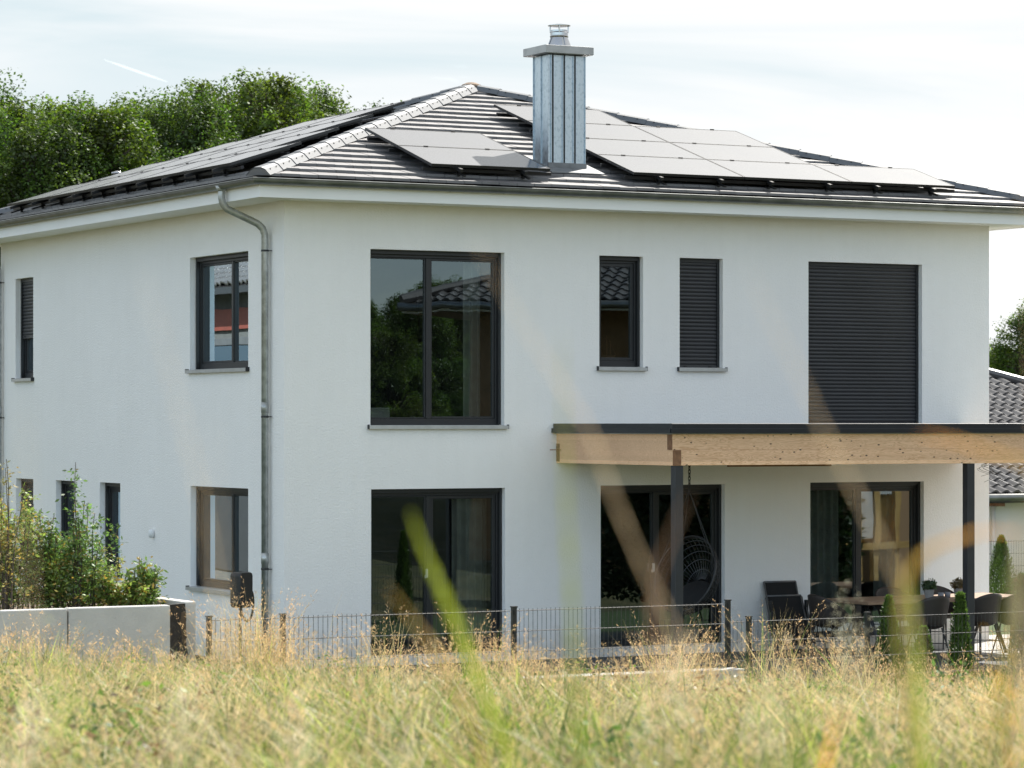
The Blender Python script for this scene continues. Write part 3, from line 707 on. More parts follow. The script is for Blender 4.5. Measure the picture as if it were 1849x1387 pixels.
# ------------------------------------------------------------------ table and bucket chairs
TT = .60
tb = tag(empty('dining_table', (7.25, -2.12, TZ), .06), 'long oak plank table under the canopy with pots on it', 'table')
mb = MB()
for k in range(5): mb.box(0, 2.75, k*.2, k*.2+.197, .71, .75)
mb.build('tabletop', M['tablewood'], tb, bevel=.003)
for k, xx in enumerate((.35, 2.4)):
    mb = MB(); mb.tube([(xx, .12, .0), (xx+.0, .5, .70)], .03, 4); mb.tube([(xx, .88, 0), (xx, .5, .70)], .03, 4); mb.box(xx-.04, xx+.04, .1, .9, .67, .708); mb.build('leg', M['black'], tb)
def bucket_chair():
    t = empty('dining_chair')
    mb = MB(); nu, nv = 20, 10; vs = []
    for j in range(nv+1):
        v = j/nv
        for i in range(nu+1):
            a = math.radians(-128 + 256*i/nu); back = max(0, math.cos(a/1.42))
            hgt = .44 + v*(.12 + .28*back**1.1)
            r = .20 + .075*v**.6
            vs.append((r*math.sin(a)*1.05, r*math.cos(a)*1.0 , hgt))
    fs = [(j*(nu+1)+i, j*(nu+1)+i+1, (j+1)*(nu+1)+i+1, (j+1)*(nu+1)+i) for j in range(nv) for i in range(nu)]
    mb.add(vs, fs)
    b = mb.build('backrest', M['bucket'], t, smooth=True); s = b.modifiers.new('s', 'SOLIDIFY'); s.thickness = .022
    mb = MB(); mb.lathe([(0, .40), (.12, .405), (.19, .43), (.212, .46), (.19, .475), (0, .455)], n=24); mb.build('seat', M['bucket'], t, smooth=True)
    for sx, sy in ((1,1),(1,-1),(-1,1),(-1,-1)):
        mb = MB(); mb.tube([(sx*.13, sy*.13, .42), (sx*.22, sy*.22, 0)], [.012, .008], 6); mb.build('leg', M['black'], t)
    mb = MB(); mb.tube([(-.17, -.17, .22), (.17, .17, .22)], .006, 5); mb.tube([(-.17, .17, .22), (.17, -.17, .22)], .006, 5); mb.build('stretcher', M['black'], t)
    return t
bc = bucket_chair()
def place_b(o, x, y, rz, label):
    o.location = (x, y, TZ); o.rotation_euler.z = rz
    tag(o, label, 'chair', 'dining chairs round the terrace table')
spots = [(px_x(1675, -2.45), -2.45, PI, 'dark bucket chair with its back to the camera left of the right canopy post'),
         (px_x(1770, -2.30), -2.30, PI*1.04, 'brown bucket chair just behind the right canopy post'),
         (px_x(1832, -2.35), -2.35, PI*.97, 'brown bucket chair at the sunlit right end of the terrace table'),
         (px_x(1497, -1.6), -1.6, PI*.5, 'black bucket chair at the left head of the terrace table'),
         (px_x(1706, -.75), -.75, .1, 'grey bucket chair behind the table with its rim showing between the pots'),
         (px_x(1618, -.8), -.8, -.1, 'bucket chair beyond the table in front of the right sliding door')]
for i, (x, y, rz, lb) in enumerate(spots): place_b(bc if i == 0 else copy_tree(bc), x, y, rz, lb)

def set_col(me, cols):
    at_ = me.color_attributes.new('Col', 'FLOAT_COLOR', 'POINT'); a = np.ones((len(me.vertices), 4), np.float32); a[:, :3] = cols
    at_.data.foreach_set('color', a.ravel())
def quads_mesh(name, V, cols, mat, parent=None):
    """V (n,4,3) quads, cols (n,3)"""
    n = len(V); me = bpy.data.meshes.new(name)
    me.vertices.add(n*4); me.vertices.foreach_set('co', V.astype(np.float32).ravel())
    me.loops.add(n*4); me.loops.foreach_set('vertex_index', np.arange(n*4, dtype=np.int32))
    me.polygons.add(n); me.polygons.foreach_set('loop_start', np.arange(0, n*4, 4, dtype=np.int32))
    me.update(calc_edges=True); me.materials.append(mat); set_col(me, np.repeat(cols, 4, 0))
    o = bpy.data.objects.new(name, me); C.objects.link(o)
    if parent: o.parent = parent
    return o
def leaf_quads(P, size, upbias=.5, aspect=.55, nrm=None):
    n = len(P); d = rng.normal(size=(n, 3)); d[:, 2] = d[:, 2]*.6 - .15
    d /= np.linalg.norm(d, axis=1)[:, None]
    nn = rng.normal(size=(n, 3)); nn[:, 2] = np.abs(nn[:, 2]) + upbias
    if nrm is not None: nn = nn*.8 + nrm*1.2
    s = np.cross(d, nn); s /= np.linalg.norm(s, axis=1)[:, None] + 1e-9
    sz = size*(.6 + .8*rng.random(n))[:, None]
    a = P; b = P + d*sz*.5 + s*sz*aspect*.5; c_ = P + d*sz; e_ = P + d*sz*.5 - s*sz*aspect*.5
    return np.stack([a, b, c_, e_], 1)

# pots and cups on the table
def potted(loc, h, label, tone):
    t = tag(empty('potted_plant', loc), label, 'potted plant', 'small potted plants on the terrace table')
    mb = MB(); mb.lathe([(0, 0), (.048, 0), (.062, .105), (.066, .105), (.066, .115), (.058, .115), (.055, .09), (0, .09)], n=20)
    for k in range(20):
        a = 2*PI*k/20; mb.tube([(.05*math.cos(a), .05*math.sin(a), .005), (.063*math.cos(a), .063*math.sin(a), .1)], .003, 4)
    mb.build('pot', M['pot'], t)
    n = 900; d = rng.normal(size=(n, 3)); d /= np.linalg.norm(d, axis=1)[:, None]; P = d*(.085*rng.random(n)[:, None]**.4)*np.array([1.1, 1.1, .9]) + np.array([0, 0, .17])
    cols = np.array(tone)*(.6+.8*rng.random((n, 1))); quads_mesh('foliage', leaf_quads(P, .035, .3, .4, d), cols, M['shrub'], t)
potted((px_x(1678, -1.75), -1.75, TT+.001), .2, 'dark green potted plant on the table, left of the grey cups', (.05, .09, .03))
potted((px_x(1731, -1.7), -1.7, TT+.001), .2, 'brownish potted plant on the table beside the right canopy post', (.14, .11, .05))
for px, yy, lb in ((1699, -1.85, 'left of the two small grey cups between the potted plants'), (1711, -1.78, 'right of the two small grey cups between the potted plants')):
    mb = MB(); mb.lathe([(0, 0), (.036, 0), (.040, .075), (.036, .075), (.033, .01), (0, .01)], n=20)
    o_ = mb.build('cup', M['cup'], smooth=True); o_.location = (px_x(px, yy), yy, TT+.001); tag(o_, lb, 'cup', 'small cups on the terrace table')

# ------------------------------------------------------------------ charging post by the side wall
cp = tag(empty('charging_post', (px_x(437, -1.5), -1.5, -.2), .5), 'black rounded electric car charger on a thin post before the side wall', 'charger')
mb = MB()
prof = []
for (cx_, cz_, r, a0) in ((.07, .17, .045, 0), (-.07, .17, .045, 90), (-.06, -.14, .055, 180), (.06, -.14, .055, 270)):
    for k in range(6): t_ = math.radians(a0+90*k/5); prof.append((cx_+r*math.cos(t_), cz_+r*math.sin(t_)))
n = len(prof); vs = [(x*1.0, -.07, 1.13+z) for x, z in prof] + [(x*1.05, -.045, 1.13+z*1.02) for x, z in prof] + [(x*1.05, .08, 1.13+z*1.02) for x, z in prof]
mb.add(vs, [tuple(range(n)), tuple(range(2*n, 3*n))[::-1]] + [(i, (i+1) % n, n+(i+1) % n, n+i) for i in range(n)] + [(n+i, n+(i+1) % n, 2*n+(i+1) % n, 2*n+i) for i in range(n)])
mb.build('housing', M['black'], cp, smooth=False, bevel=.004)
mb = MB(); mb.tube([(.03, .05, 0), (.03, .05, 1.0)], .018, 8); mb.box(-.1, .16, -.05, .15, 0, .012); mb.build('post', M['post'], cp)
mb = MB(); P = [(.1+.0, .02, 1.05)]
for k in range(0, 50):
    a = PI/2 - k/8*1.0; P.append((.17+.095*math.cos(a), .02+.003*k/2, .95+.19*math.sin(a)))
mb.tube(P, .014, 7); mb.build('cable', M['black'], cp, smooth=True)

# ------------------------------------------------------------------ fences
def mesh_fence(root, x0, x1, y, z0, z1, first=0, step=.05, hstep=.2, rz=0):
    mb = MB(); z = z1 - .02
    x = x0
    while x <= x1+1e-6: mb.tube([(x, y, z0), (x, y, z1)], .0028, 4, cap=False); x += step
    while z > z0:
        for dy in (-.007, .007): mb.tube([(x0, y+dy, z), (x1, y+dy, z)], .0038, 4)
        z -= hstep
    return mb.build('mesh_panel', M['fence'], root, recalc=False)
FY = -8.5
def fence_post(root, x, z0, z1, w=.022):
    mb = MB(); mb.box(x-w, x+w, FY-.055, FY-.010, z0, z1); mb.box(x-w-.006, x+w+.006, FY-.061, FY-.004, z1, z1+.012)
    for z in np.arange(z1-.05, z0, -.2): mb.box(x-.012, x+.012, FY-.070, FY-.056, z-.02, z+.02)
    mb.build('post', M['fence'], root)
f1 = tag(empty('mesh_fence', (0, 0, 0)), 'higher anthracite wire mesh fence in front of the left part of the house', 'fence', 'garden fence sections')
posts = [px_x(375, FY), px_x(508, FY), px_x(925, FY), px_x(1311, FY)]
for a, b in zip(posts[:-1], posts[1:]): mesh_fence(f1, a+.03, b-.03, FY, -.1, 1.09)
for p in posts: fence_post(f1, p, -.2, 1.105)
f2 = tag(empty('mesh_fence', (0, 0, 0)), 'lower stepped wire mesh fence section in front of the terrace', 'fence', 'garden fence sections')
posts = [px_x(1349, FY), px_x(1563, FY), px_x(1563, FY)+2.5, px_x(1563, FY)+5]
mesh_fence(f2, px_x(1316, FY), posts[0]-.03, FY, -.15, .905)
for a, b in zip(posts[:-1], posts[1:]): mesh_fence(f2, a+.03, b-.03, FY, -.15, .905)
for p in posts: fence_post(f2, p, -.2, .93)
f3 = tag(empty('mesh_fence', (0, 0, 0)), 'distant wire mesh fence in front of the neighbouring low house', 'fence')
mesh_fence(f3, 11.5, 20, 5.2, -.15, 1.02)
for p in (11.5, 13.2, 15.7, 18.2): 
    mb = MB(); mb.box(p-.025, p+.025, 5.21, 5.26, -.2, 1.05); mb.build('post', M['fence'], f3)

# ------------------------------------------------------------------ concrete
def block(name, x0, x1, y0, y1, z0, z1, label, cat='wall', group=None, bevel=.012):
    mb = MB(); mb.box(x0, x1, y0, y1, z0, z1); o_ = mb.build(name, M['concrete'], bevel=bevel); tag(o_, label, cat, group); return o_
G = 'concrete retaining wall blocks'
block('retaining_wall', -8.0, -5.965, -8.66, -8.53, -.3, 1.228, 'leftmost concrete retaining wall block at the picture edge', group=G)
block('retaining_wall', -5.953, -4.97, -8.66, -8.53, -.3, 1.232, 'shorter concrete retaining wall block right of the joint', group=G)
block('retaining_wall', -4.73, -4.62, -8.42, -4.0, -.3, 1.245, 'concrete side wall running back from the black membrane towards the house', group=G)
block('garden_curb', -2.3, 1.16, -8.80, -8.565, -.4, .432, 'low pale concrete strip at the foot of the mesh fence', 'curb', bevel=.01)
mb = MB(); P = []
for k in range(9):
    t_ = k/8; P.append((-4.965+.03*math.sin(t_*5), -8.60+.02*math.sin(t_*9), 1.24-.0*t_))
for a, b in ((0, 1),):
    xa = -4.962; n = 8
    for k in range(n):
        z1 = 1.235 - k*.16; z0 = z1-.16; s1 = .02*math.sin(k*1.3); s0 = .02*math.sin((k+1)*1.3)
        mb.add([(xa,-8.62+s0,z0),(-4.74+.03*(k/n),-8.50+s0,z0),(-4.76+.03*(k/n),-8.50+s1,z1),(xa,-8.62+s1,z1),(xa,-8.58+s0,z0),(-4.76,-8.45+s0,z0),(-4.77,-8.45+s1,z1),(xa,-8.58+s1,z1)],
               [(0,3,2,1),(4,5,6,7),(0,1,5,4),(1,2,6,5),(2,3,7,6),(3,0,4,7)])
tag(mb.build('waterproof_membrane', M['bitumen']), 'crumpled black bitumen sheet between the two concrete walls', 'membrane')

# ------------------------------------------------------------------ vegetation
def stem_plant(x, y, z0, h, spread, ns, nleaf, size, label, tone, cat='bush', group=None, name='weed_bush', lean=(0, 0), dry=.12, droop=.15):
    t = tag(empty(name, (x, y, z0)), label, cat, group)
    mb = MB(); Ps = []; Cs = []; size *= 1.0
    for k in range(ns):
        a = rng.random()*2*PI; r = spread*rng.random()**.6; hh = h*(.55+.45*rng.random()) * (1-.25*(r/spread))
        b = np.array([r*.45*math.cos(a), r*.45*math.sin(a), 0]); e_ = np.array([r*math.cos(a)+lean[0]*hh, r*math.sin(a)+lean[1]*hh, hh])
        pts = [b*(1-s) + e_*s + np.array([.04*math.sin(s*5+k), .04*math.cos(s*4+k), 0])*s for s in np.linspace(0, 1, 7)]
        mb.tube([tuple(p) for p in pts], [.007*(1-.75*s)+.0015 for s in np.linspace(0, 1, 7)], 4)
        nl = int(nleaf/ns); tone_k = np.array(tone)*(.7+.6*rng.random())
        nb = 14
        for q in range(nb):
            s = .12+.88*(q/nb)**.9; base = b*(1-s)+e_*s
            dirv = rng.normal(size=3); dirv[2] = .5*abs(dirv[2]); dirv /= np.linalg.norm(dirv); ln = (.27*(1-s)+.07)*(.4+1.1*rng.random())*min(1, h)
            m_ = max(2, nl//nb); tt = rng.random(m_)[:, None]
            Pq = base + dirv*tt*ln + rng.normal(size=(m_, 3))*.022 - np.array([0, 0, droop])*tt**2*ln
            Ps.append(Pq); dr = (rng.random((m_, 1)) < dry)
            cc = tone_k*(.55+.9*rng.random((m_, 1))); cc = np.where(dr, np.array([.30, .22, .06])*(.6+.7*rng.random((m_, 1))), cc); Cs.append(cc)
    mb.build('stems', M['bark'], t, recalc=False)
    quads_mesh('foliage', leaf_quads(np.concatenate(Ps), size, .4, .42), np.concatenate(Cs), M['shrub'], t)
    return t
GB = 'weeds growing behind the retaining wall'
dk = (.060, .105, .028); lt = (.11, .15, .035); ol = (.125, .14, .045)
bushes = [
 (20, -8.0, 1.25, .30, 16, 4600, .05, lt, 'dense olive bush filling the left picture edge above the wall', .12),
 (5, -8.2, 1.5, .2, 8, 1100, .045, (.17,.16,.06), 'tall straw coloured seeding weed at the left picture edge', .5),
 (62, -7.7, 1.02, .22, 12, 3600, .05, dk, 'upright green weed in front of the leftmost small window', .12),
 (104, -7.8, .95, .25, 14, 4200, .05, lt, 'yellow green leafy weed between the two leftmost small windows', .16),
 (140, -7.9, 1.42, .11, 6, 1100, .055, dk, 'tallest weed with a thin top reaching the second small window', .08),
 (150, -7.6, 1.12, .30, 13, 3800, .052, dk, 'dark green weed with arching side shoots before the third small window', .08),
 (176, -7.4, .62, .25, 10, 2000, .05, ol, 'low olive weed below the third small window', .2),
 (222, -7.9, .42, .24, 12, 2200, .06, lt, 'low broad leaved bush left of the end of the wall', .2),
 (262, -7.8, .50, .18, 9, 1700, .062, (.075,.12,.03), 'small leafy bush nearest to the corner of the concrete wall', .12)]
for px, y, h, sp, ns, nl, sz, tone, lb, dry in bushes:
    stem_plant(px_x(px, y), y, 1.14, h*1.12, sp*1.1, ns, int(nl*.95), sz*.85, lb, tuple(c*1.7 for c in tone), group=GB, dry=dry)

def thuja(x, y, z0, h, r, label, tone=(.07, .12, .025)):
    t = tag(empty('thuja', (x, y, z0)), label, 'conifer', 'young conical thujas')
    n = int(5200*h); s = rng.random(n)**.75; a = rng.random(n)*2*PI; rr = r*(1-s)**.75*(.55+.5*rng.random(n)) + .01
    rr *= 1+.18*np.sin(a*5+s*9)
    P = np.stack([rr*np.cos(a), rr*np.sin(a), s*h], 1)
    d = rng.normal(size=(n, 3))*.35 + np.stack([np.cos(a)*.5, np.sin(a)*.5, np.ones(n)], 1); d /= np.linalg.norm(d, axis=1)[:, None]
    sd = np.stack([-np.sin(a), np.cos(a), np.zeros(n)], 1) + rng.normal(size=(n, 3))*.3
    sz = (.045*(.6+.8*rng.random(n)))[:, None]
    V = np.stack([P, P+d*sz*.5+sd*sz*.18, P+d*sz, P+d*sz*.5-sd*sz*.18], 1)
    quads_mesh('crown', V, np.array(tone)*(.5+rng.random((n, 1))), M['shrub'], t)
    mb = MB(); mb.tube([(0, 0, -.05), (0, 0, h*.8)], [.02, .004], 6); mb.build('trunk', M['bark'], t)
thuja(px_x(1605, -7.9), -7.9, -.19, 1.22, .20, 'young thuja behind the fence right of the first terrace fence post')
thuja(px_x(1734, -7.7), -7.7, -.19, 1.22, .17, 'slim bright green thuja behind the fence left of the right canopy post')
thuja(px_x(1668, -7.5), -7.5, -.19, .85, .20, 'short thuja between the two taller thujas along the fence')
thuja(px_x(1845, -7.6), -7.6, -.19, 1.4, .17, 'thuja behind the fence at the right picture edge')
thuja(px_x(1808, 4.2), 4.2, -.19, 1.30, .33, 'single cone thuja by the distant mesh fence right of the house')
stem_plant(px_x(1838, 4.2), 4.2, -.19, .8, .35, 12, 2200, .07, 'reddish brown shrub beside the distant thuja', (.16, .08, .05), cat='shrub', name='shrub')
stem_plant(px_x(1345, -8.2), -8.2, -.19, .95, .12, 8, 700, .045, 'small dark weed behind the step of the fence', (.05, .08, .03), cat='weed', name='weed')

# ---- trees
def make_tree(H, R, seed, nclump, tone, leaf=.088, per=760, z_low=.2):
    global rng
    keep = rng; rng = np.random.default_rng(seed); rd = random.Random(seed)
    t = empty('tree')
    mb = MB(); mb.tube([(0, 0, -.3), (.1, 0, H*.3), (-.05, .1, H*.6), (.05, 0, H*.9)], [.24, .19, .12, .03], 8)
    Ps, Cs, Ns = [], [], []
    for k in range(int(nclump*1.6)):
        outer = k >= nclump
        s = z_low + (1-z_low)*rd.random()**(.8 if not outer else .55)
        # crown envelope: egg with lumps
        env = R*(math.sin(min(1, (1-s)/(1-z_low)*1.25+.12)*PI/2)**.8)
        a = rd.random()*2*PI; env *= (.75+.4*rd.random())*(1+.22*math.sin(3*a+seed+5*s));
        if math.sin(4.3*a+seed*1.7)*math.sin(9*s+seed) > .80 and not outer: continue
        rr = env*((.45+.55*rd.random()**.5) if not outer else (.98+.22*rd.random()))
        cpt = np.array([rr*math.cos(a), rr*math.sin(a), s*H])
        cr = (.42+.5*rd.random())*(1-.45*(s-z_low)/(1-z_low)) * R/2.3 * (.5 if outer else .92)
        mb.tube([(0, 0, max(.15, s-.2)*H*.95), tuple(cpt*np.array([.55, .55, 1]) - np.array([0, 0, .35])), tuple(cpt)], [.06, .035, .01], 5)
        n_ = int(per*(cr/.6)**1.6); d = rng.normal(size=(n_, 3)); d /= np.linalg.norm(d, axis=1)[:, None]
        rad = cr*(.35+.75*rng.random(n_)**.6)[:, None]
        sub = rng.normal(size=(5, 3)); sub /= np.linalg.norm(sub, axis=1)[:, None]
        rad *= (.72+.5*np.clip((d@sub.T).max(1), 0, 1)**3)[:, None]
        P = cpt + d*rad*np.array([1, 1, 1.05 if s < .8 else (2.0 if outer else 1.4)])
        Ps.append(P); Ns.append(d)
        tk = np.array(tone)*(.50+.95*rd.random())*np.array([1+.35*(rd.random()-.3), 1, 1])
        Cs.append(tk*(.6+.8*rng.random((n_, 1))))
    P = np.concatenate(Ps)
    quads_mesh('crown', leaf_quads(P, leaf, .35, .6, np.concatenate(Ns)*.7), np.concatenate(Cs), M['leaf'], t)
    mb.build('trunk', M['bark'], t, recalc=False, smooth=True)
    rng = keep
    return t
protos = [make_tree(11.6, 2.5, 11, 150, (.066, .112, .016)), make_tree(11.6, 2.3, 23, 135, (.070, .112, .018)), make_tree(11.6, 2.7, 37, 160, (.054, .094, .016))]
trees = [  # px, distance, top z, proto, label
 (-70, 76, 11.2, 2, 'tree cut off by the left picture edge behind the roof'),
 (35, 73, 10.3, 0, 'dark green tree with rounded top above the far left gutter end'),
 (122, 71, 10.3, 1, 'tree with two small tufts on top, second from the left edge'),
 (205, 77, 10.6, 2, 'lower tree filling the dip left of the tall group'),
 (262, 74, 10.4, 0, 'bright green tree left of the tall group of crowns'),
 (342, 71, 10.3, 2, 'broad dark tree in the middle of the wood behind the roof'),
 (418, 77, 11.5, 1, 'slender tree between the broad dark tree and the tallest tree'),
 (480, 74, 11.25, 1, 'tallest tree of the wood behind the left roof slope'),
 (556, 80, 11.4, 0, 'light green tree right of the tallest tree'),
 (625, 84, 11.1, 2, 'last tree before the roof ridge hides the wood'),
 (715, 92, 11.9, 2, 'distant tree whose tip just shows over the ridge'),
 (-20, 67, 8.8, 1, 'lower tree in front of the wood at the left edge'),
 (85, 66, 9.3, 2, 'lower dark tree in front of the leftmost crowns'),
 (172, 67, 9.7, 0, 'lower tree in front of the dip in the wood'),
 (285, 66, 8.3, 1, 'lower bushy tree in front of the middle of the wood'),
 (385, 67, 8.6, 2, 'lower tree standing before the slender tree'),
 (470, 69, 9.1, 1, 'lower tree standing before the tallest tree'),
 (550, 72, 9.6, 0, 'lower tree standing before the light green tree')]
used = set()
for k, (px, Z, top, pi_, lb) in enumerate(trees):
    o_ = protos[pi_] if pi_ not in used else copy_tree(protos[pi_]); used.add(pi_)
    x, y = at(px, Z); sc = (top+1.0)/11.9; o_.location = (x, y, -1); o_.rotation_euler.z = k*1.9; w_ = 1.0 + .12*math.sin(k*2.1)
    o_.scale = (sc*w_, sc*w_, sc); tag(o_, lb, 'tree', 'trees of the wood behind the house')
rt_ = [(1822, 84, 5.0, 1, 'tree with yellow green top right behind the neighbouring roof'), (1882, 80, 5.9, 0, 'taller tree cut off by the right picture edge'), (1790, 92, 5.0, 2, 'dark tree hidden half behind the right house corner')]
for k, (px, Z, top, pi_, lb) in enumerate(rt_):
    o_ = copy_tree(protos[pi_]); x, y = at(px, Z); sc = (top+1)/11.9; o_.location = (x, y, -1); o_.rotation_euler.z = k*2.3+1; o_.scale = (sc*1.25, sc*1.25, sc); tag(o_, lb, 'tree', 'trees behind the neighbouring house')
# trees across the meadow, seen mirrored in the front windows
for k, (px, Z, top) in enumerate([(652, 88, 5.9), (700, 84, 5.0), (757, 90, 6.1), (812, 92, 6.6), (880, 96, 6.4), (960, 97, 6.4), (1060, 98, 6.4)]):
    x, y = at(px, Z); o_ = copy_tree(protos[k % 3]); sc = (top+.6)/11.6; o_.location = (x, -y, -.3); o_.scale = (sc*1.3, sc*1.3, sc); o_.rotation_euler.z = k
    tag(o_, 'broad tree across the meadow mirrored in the front windows', 'tree', 'trees mirrored in the front windows')

# ------------------------------------------------------------------ neighbouring houses
def pantile_slope(mb, P, W, H, pitch_w=.30, course=.34, amp=.028):
    """wavy tiles; P(a, b, h) maps along-eave, up-slope and height to world"""
    def clip(a, b): return W(b)[0] <= a <= W(b)[1]
    nb = int(H/course); seg = 8
    for j in range(nb+1):
        b0 = j*course; b1 = min(b0+course+.02, H)
        if b0 >= H: break
        lo, hi = W(b0); lo1, hi1 = W(b1)
        n = int((hi-lo)/pitch_w*seg)
        for i in range(n):
            a0 = lo + i*pitch_w/seg; a1 = a0+pitch_w/seg
            if (a0 < lo1 and a1 < lo1) or a0 > hi1: continue
            h0 = amp*(1+math.sin(2*PI*a0/pitch_w)); h1 = amp*(1+math.sin(2*PI*a1/pitch_w))
            mb.quad(P(a0,b0,h0+.03), P(a1,b0,h1+.03), P(a1,b1,h1), P(a0,b1,h0))
            mb.quad(P(a0,b0,h0-.01), P(a1,b0,h1-.01), P(a1,b0,h1+.03), P(a0,b0,h0+.03))
def hip_house(x0, x1, y0, y1, zb, ze, T2, wallmat, label, rz=0, over=.6, openings=(), only=(0,), fascia='soffit', tile=None):
    h = tag(empty('house', ((x0+x1)/2, (y0+y1)/2, 0), rz), label, 'house')
    hx, hy = (x1-x0)/2, (y1-y0)/2
    mb = MB(); mb.box(-hx, hx, -hy, hy, zb, ze); mb.build('wall', wallmat, h)
    ex, ey = hx+over, hy+over; run = min(ex, ey); top = ze+T2*run; c2, s2 = math.cos(math.atan(T2)), math.sin(math.atan(T2))
    mb = MB(); rx, ry = ex-run, ey-run; b = ze-.02
    mb.add([(-ex,-ey,b),(ex,-ey,b),(ex,ey,b),(-ex,ey,b),(-rx,-ry,top-.03),(rx,-ry,top-.03),(rx,ry,top-.03),(-rx,ry,top-.03)], [(0,1,5,4),(1,2,6,5),(2,3,7,6),(3,0,4,7),(0,3,2,1),(4,5,6,7)])
    rf = mb.build('roof', tile or M['tile'], h)
    mb = MB(); mb.box(-ex, ex, -ey, -ey+.02, ze-.16, ze-.03); mb.box(-ex, ex, ey-.02, ey, ze-.16, ze-.03); mb.box(-ex, -ex+.02, -ey+.02, ey-.02, ze-.16, ze-.03); mb.box(ex-.02, ex, -ey+.02, ey-.02, ze-.16, ze-.03); mb.build('fascia', M[fascia], h)
    Hs = run/c2
    mb = MB()
    for q in only:
        if q == 0: P = lambda a, b, hh: (a, -ey + b*c2 - hh*s2, ze + b*s2 + hh*c2); Wd = lambda b: (-ex+b*c2, ex-b*c2)
        if q == 1: P = lambda a, b, hh: (ex - b*c2 + hh*s2, a, ze + b*s2 + hh*c2); Wd = lambda b: (-ey+b*c2, ey-b*c2)
        if q == 2: P = lambda a, b, hh: (-a, ey - b*c2 + hh*s2, ze + b*s2 + hh*c2); Wd = lambda b: (-ex+b*c2, ex-b*c2)
        pantile_slope(mb, P, Wd, Hs, .24, .30)
    mb.build('tiles', tile or M['tile'], rf, smooth=False, recalc=False)
    mb = MB()
    for sx in (-1, 1):
        for sy in (-1, 1): mb.tube([(sx*ex, sy*ey, ze+.06), (sx*rx, sy*ry, top+.07)], .09, 8)
    mb.build('hip_tiles', tile or M['tile'], rf)
    mb = MB(); mb.tube([(-ex-.05, -ey-.07, ze-.06), (ex+.05, -ey-.07, ze-.06)], .07, 10); mb.tube([(-ex-.05, ey+.07, ze-.06), (ex+.05, ey+.07, ze-.06)], .07, 10); mb.build('gutter', M['zinc'], h, smooth=True)
    for (side, u0, u1, v0, v1, what) in openings:
        mb = MB()
        if side == 0: mb.box(u0, u1, -hy-.03, -hy-.001, v0, v1)
        if side == 1: mb.box(hx+.001, hx+.03, u0, u1, v0, v1)
        if side == 2: mb.box(u0, u1, hy+.001, hy+.03, v0, v1)
        mb.build(what[0], M[what[1]], h)
    return h
tile2 = surf('pantile', (.10, .095, .095), (.07, .065, .065), .28, scale=3)
nh = hip_house(14.0, 27.8, 10.6, 24.4, -1.2, 1.62, .38, M['stucco'], 'low white neighbouring house with wavy dark pantiles right of the main house', only=(0,), tile=tile2, fascia='frame',
          openings=[(0, -1.0, 0.2, -.6, .9, ('window', 'frame'))])
xx = px_x(1800, 10.2) - 20.9; mb = MB(); mb.box(xx-.07, xx+.07, -7.45, -6.9, 1.40, 1.56); mb.build('rafter_end', M['endgrain'], nh)
mb = MB(); xx = px_x(1792, 10.55) - 20.9; mb.tube([(xx, -6.98, 1.5), (xx, -6.98, -.2)], .04, 10); mb.build('downpipe', M['white'], nh, smooth=True)

# house across the meadow (only mirrored in the front glass)
th = math.radians(14); cvx, cvy = at(865, 62)
ux, uy = RT[0]*math.cos(th)-FW[0]*math.sin(th), RT[1]*math.cos(th)-FW[1]*math.sin(th)      # along the facade
bx_, by_ = RT[0]*math.sin(th)+FW[0]*math.cos(th), RT[1]*math.sin(th)+FW[1]*math.cos(th)      # depth direction
ccx, ccy = cvx+ux*4.2+bx_*5, cvy+uy*4.2+by_*5
oh = hip_house(ccx-4.2, ccx+4.2, -ccy-5, -ccy+5, -.3, 5.25, .34, M['orange'], 'ochre house across the meadow mirrored in the front windows', rz=math.atan2(bx_, by_), over=1.1, only=(2,), tile=tile2)
oh.rotation_euler.z = math.atan2(bx_, by_)
sc_ = tag(empty('wood_frame', (at(1600, 57)[0], -at(1600, 57)[1], .6)), 'yellow wooden frame with pale panels mirrored in the right sliding door', 'frame')
mb = MB()
for q in (-.46, -.08, .36): mb.box(q, q+.1, -.03, .12, -.8, 3.0)
mb.build('upright', M['orangewood'], sc_)
mb = MB(); mb.box(-.5, .5, -.06, -.031, .1, 3.0); mb.box(-.9, .9, .121, .18, .0, .12); mb.build('board', M['orangewood'], sc_)
mb = MB(); mb.box(-.36, -.1, .02, .1, .2, 2.9); mb.box(.02, .3, .02, .1, 1.0, 2.9); mb.build('panel', M['white'], sc_)

n = 26000; hd = []
u = rng.random(n)*6.2+2.4; v = rng.random(n)*.9; zz = rng.random(n)**.8*2.5
hx = cvx + ux*u - bx_*(6+v); hy = -(cvy + uy*u - by_*(6+v))
hg = tag(empty('hedge', (0, 0, -.2)), 'dark hedge before the ochre house mirrored in the middle sliding door', 'hedge')
quads_mesh('foliage', leaf_quads(np.stack([hx, hy, zz], 1), .12, .3, .6), np.array([.03, .055, .015])*(.5+rng.random((n, 1))), M['leaf'], hg)

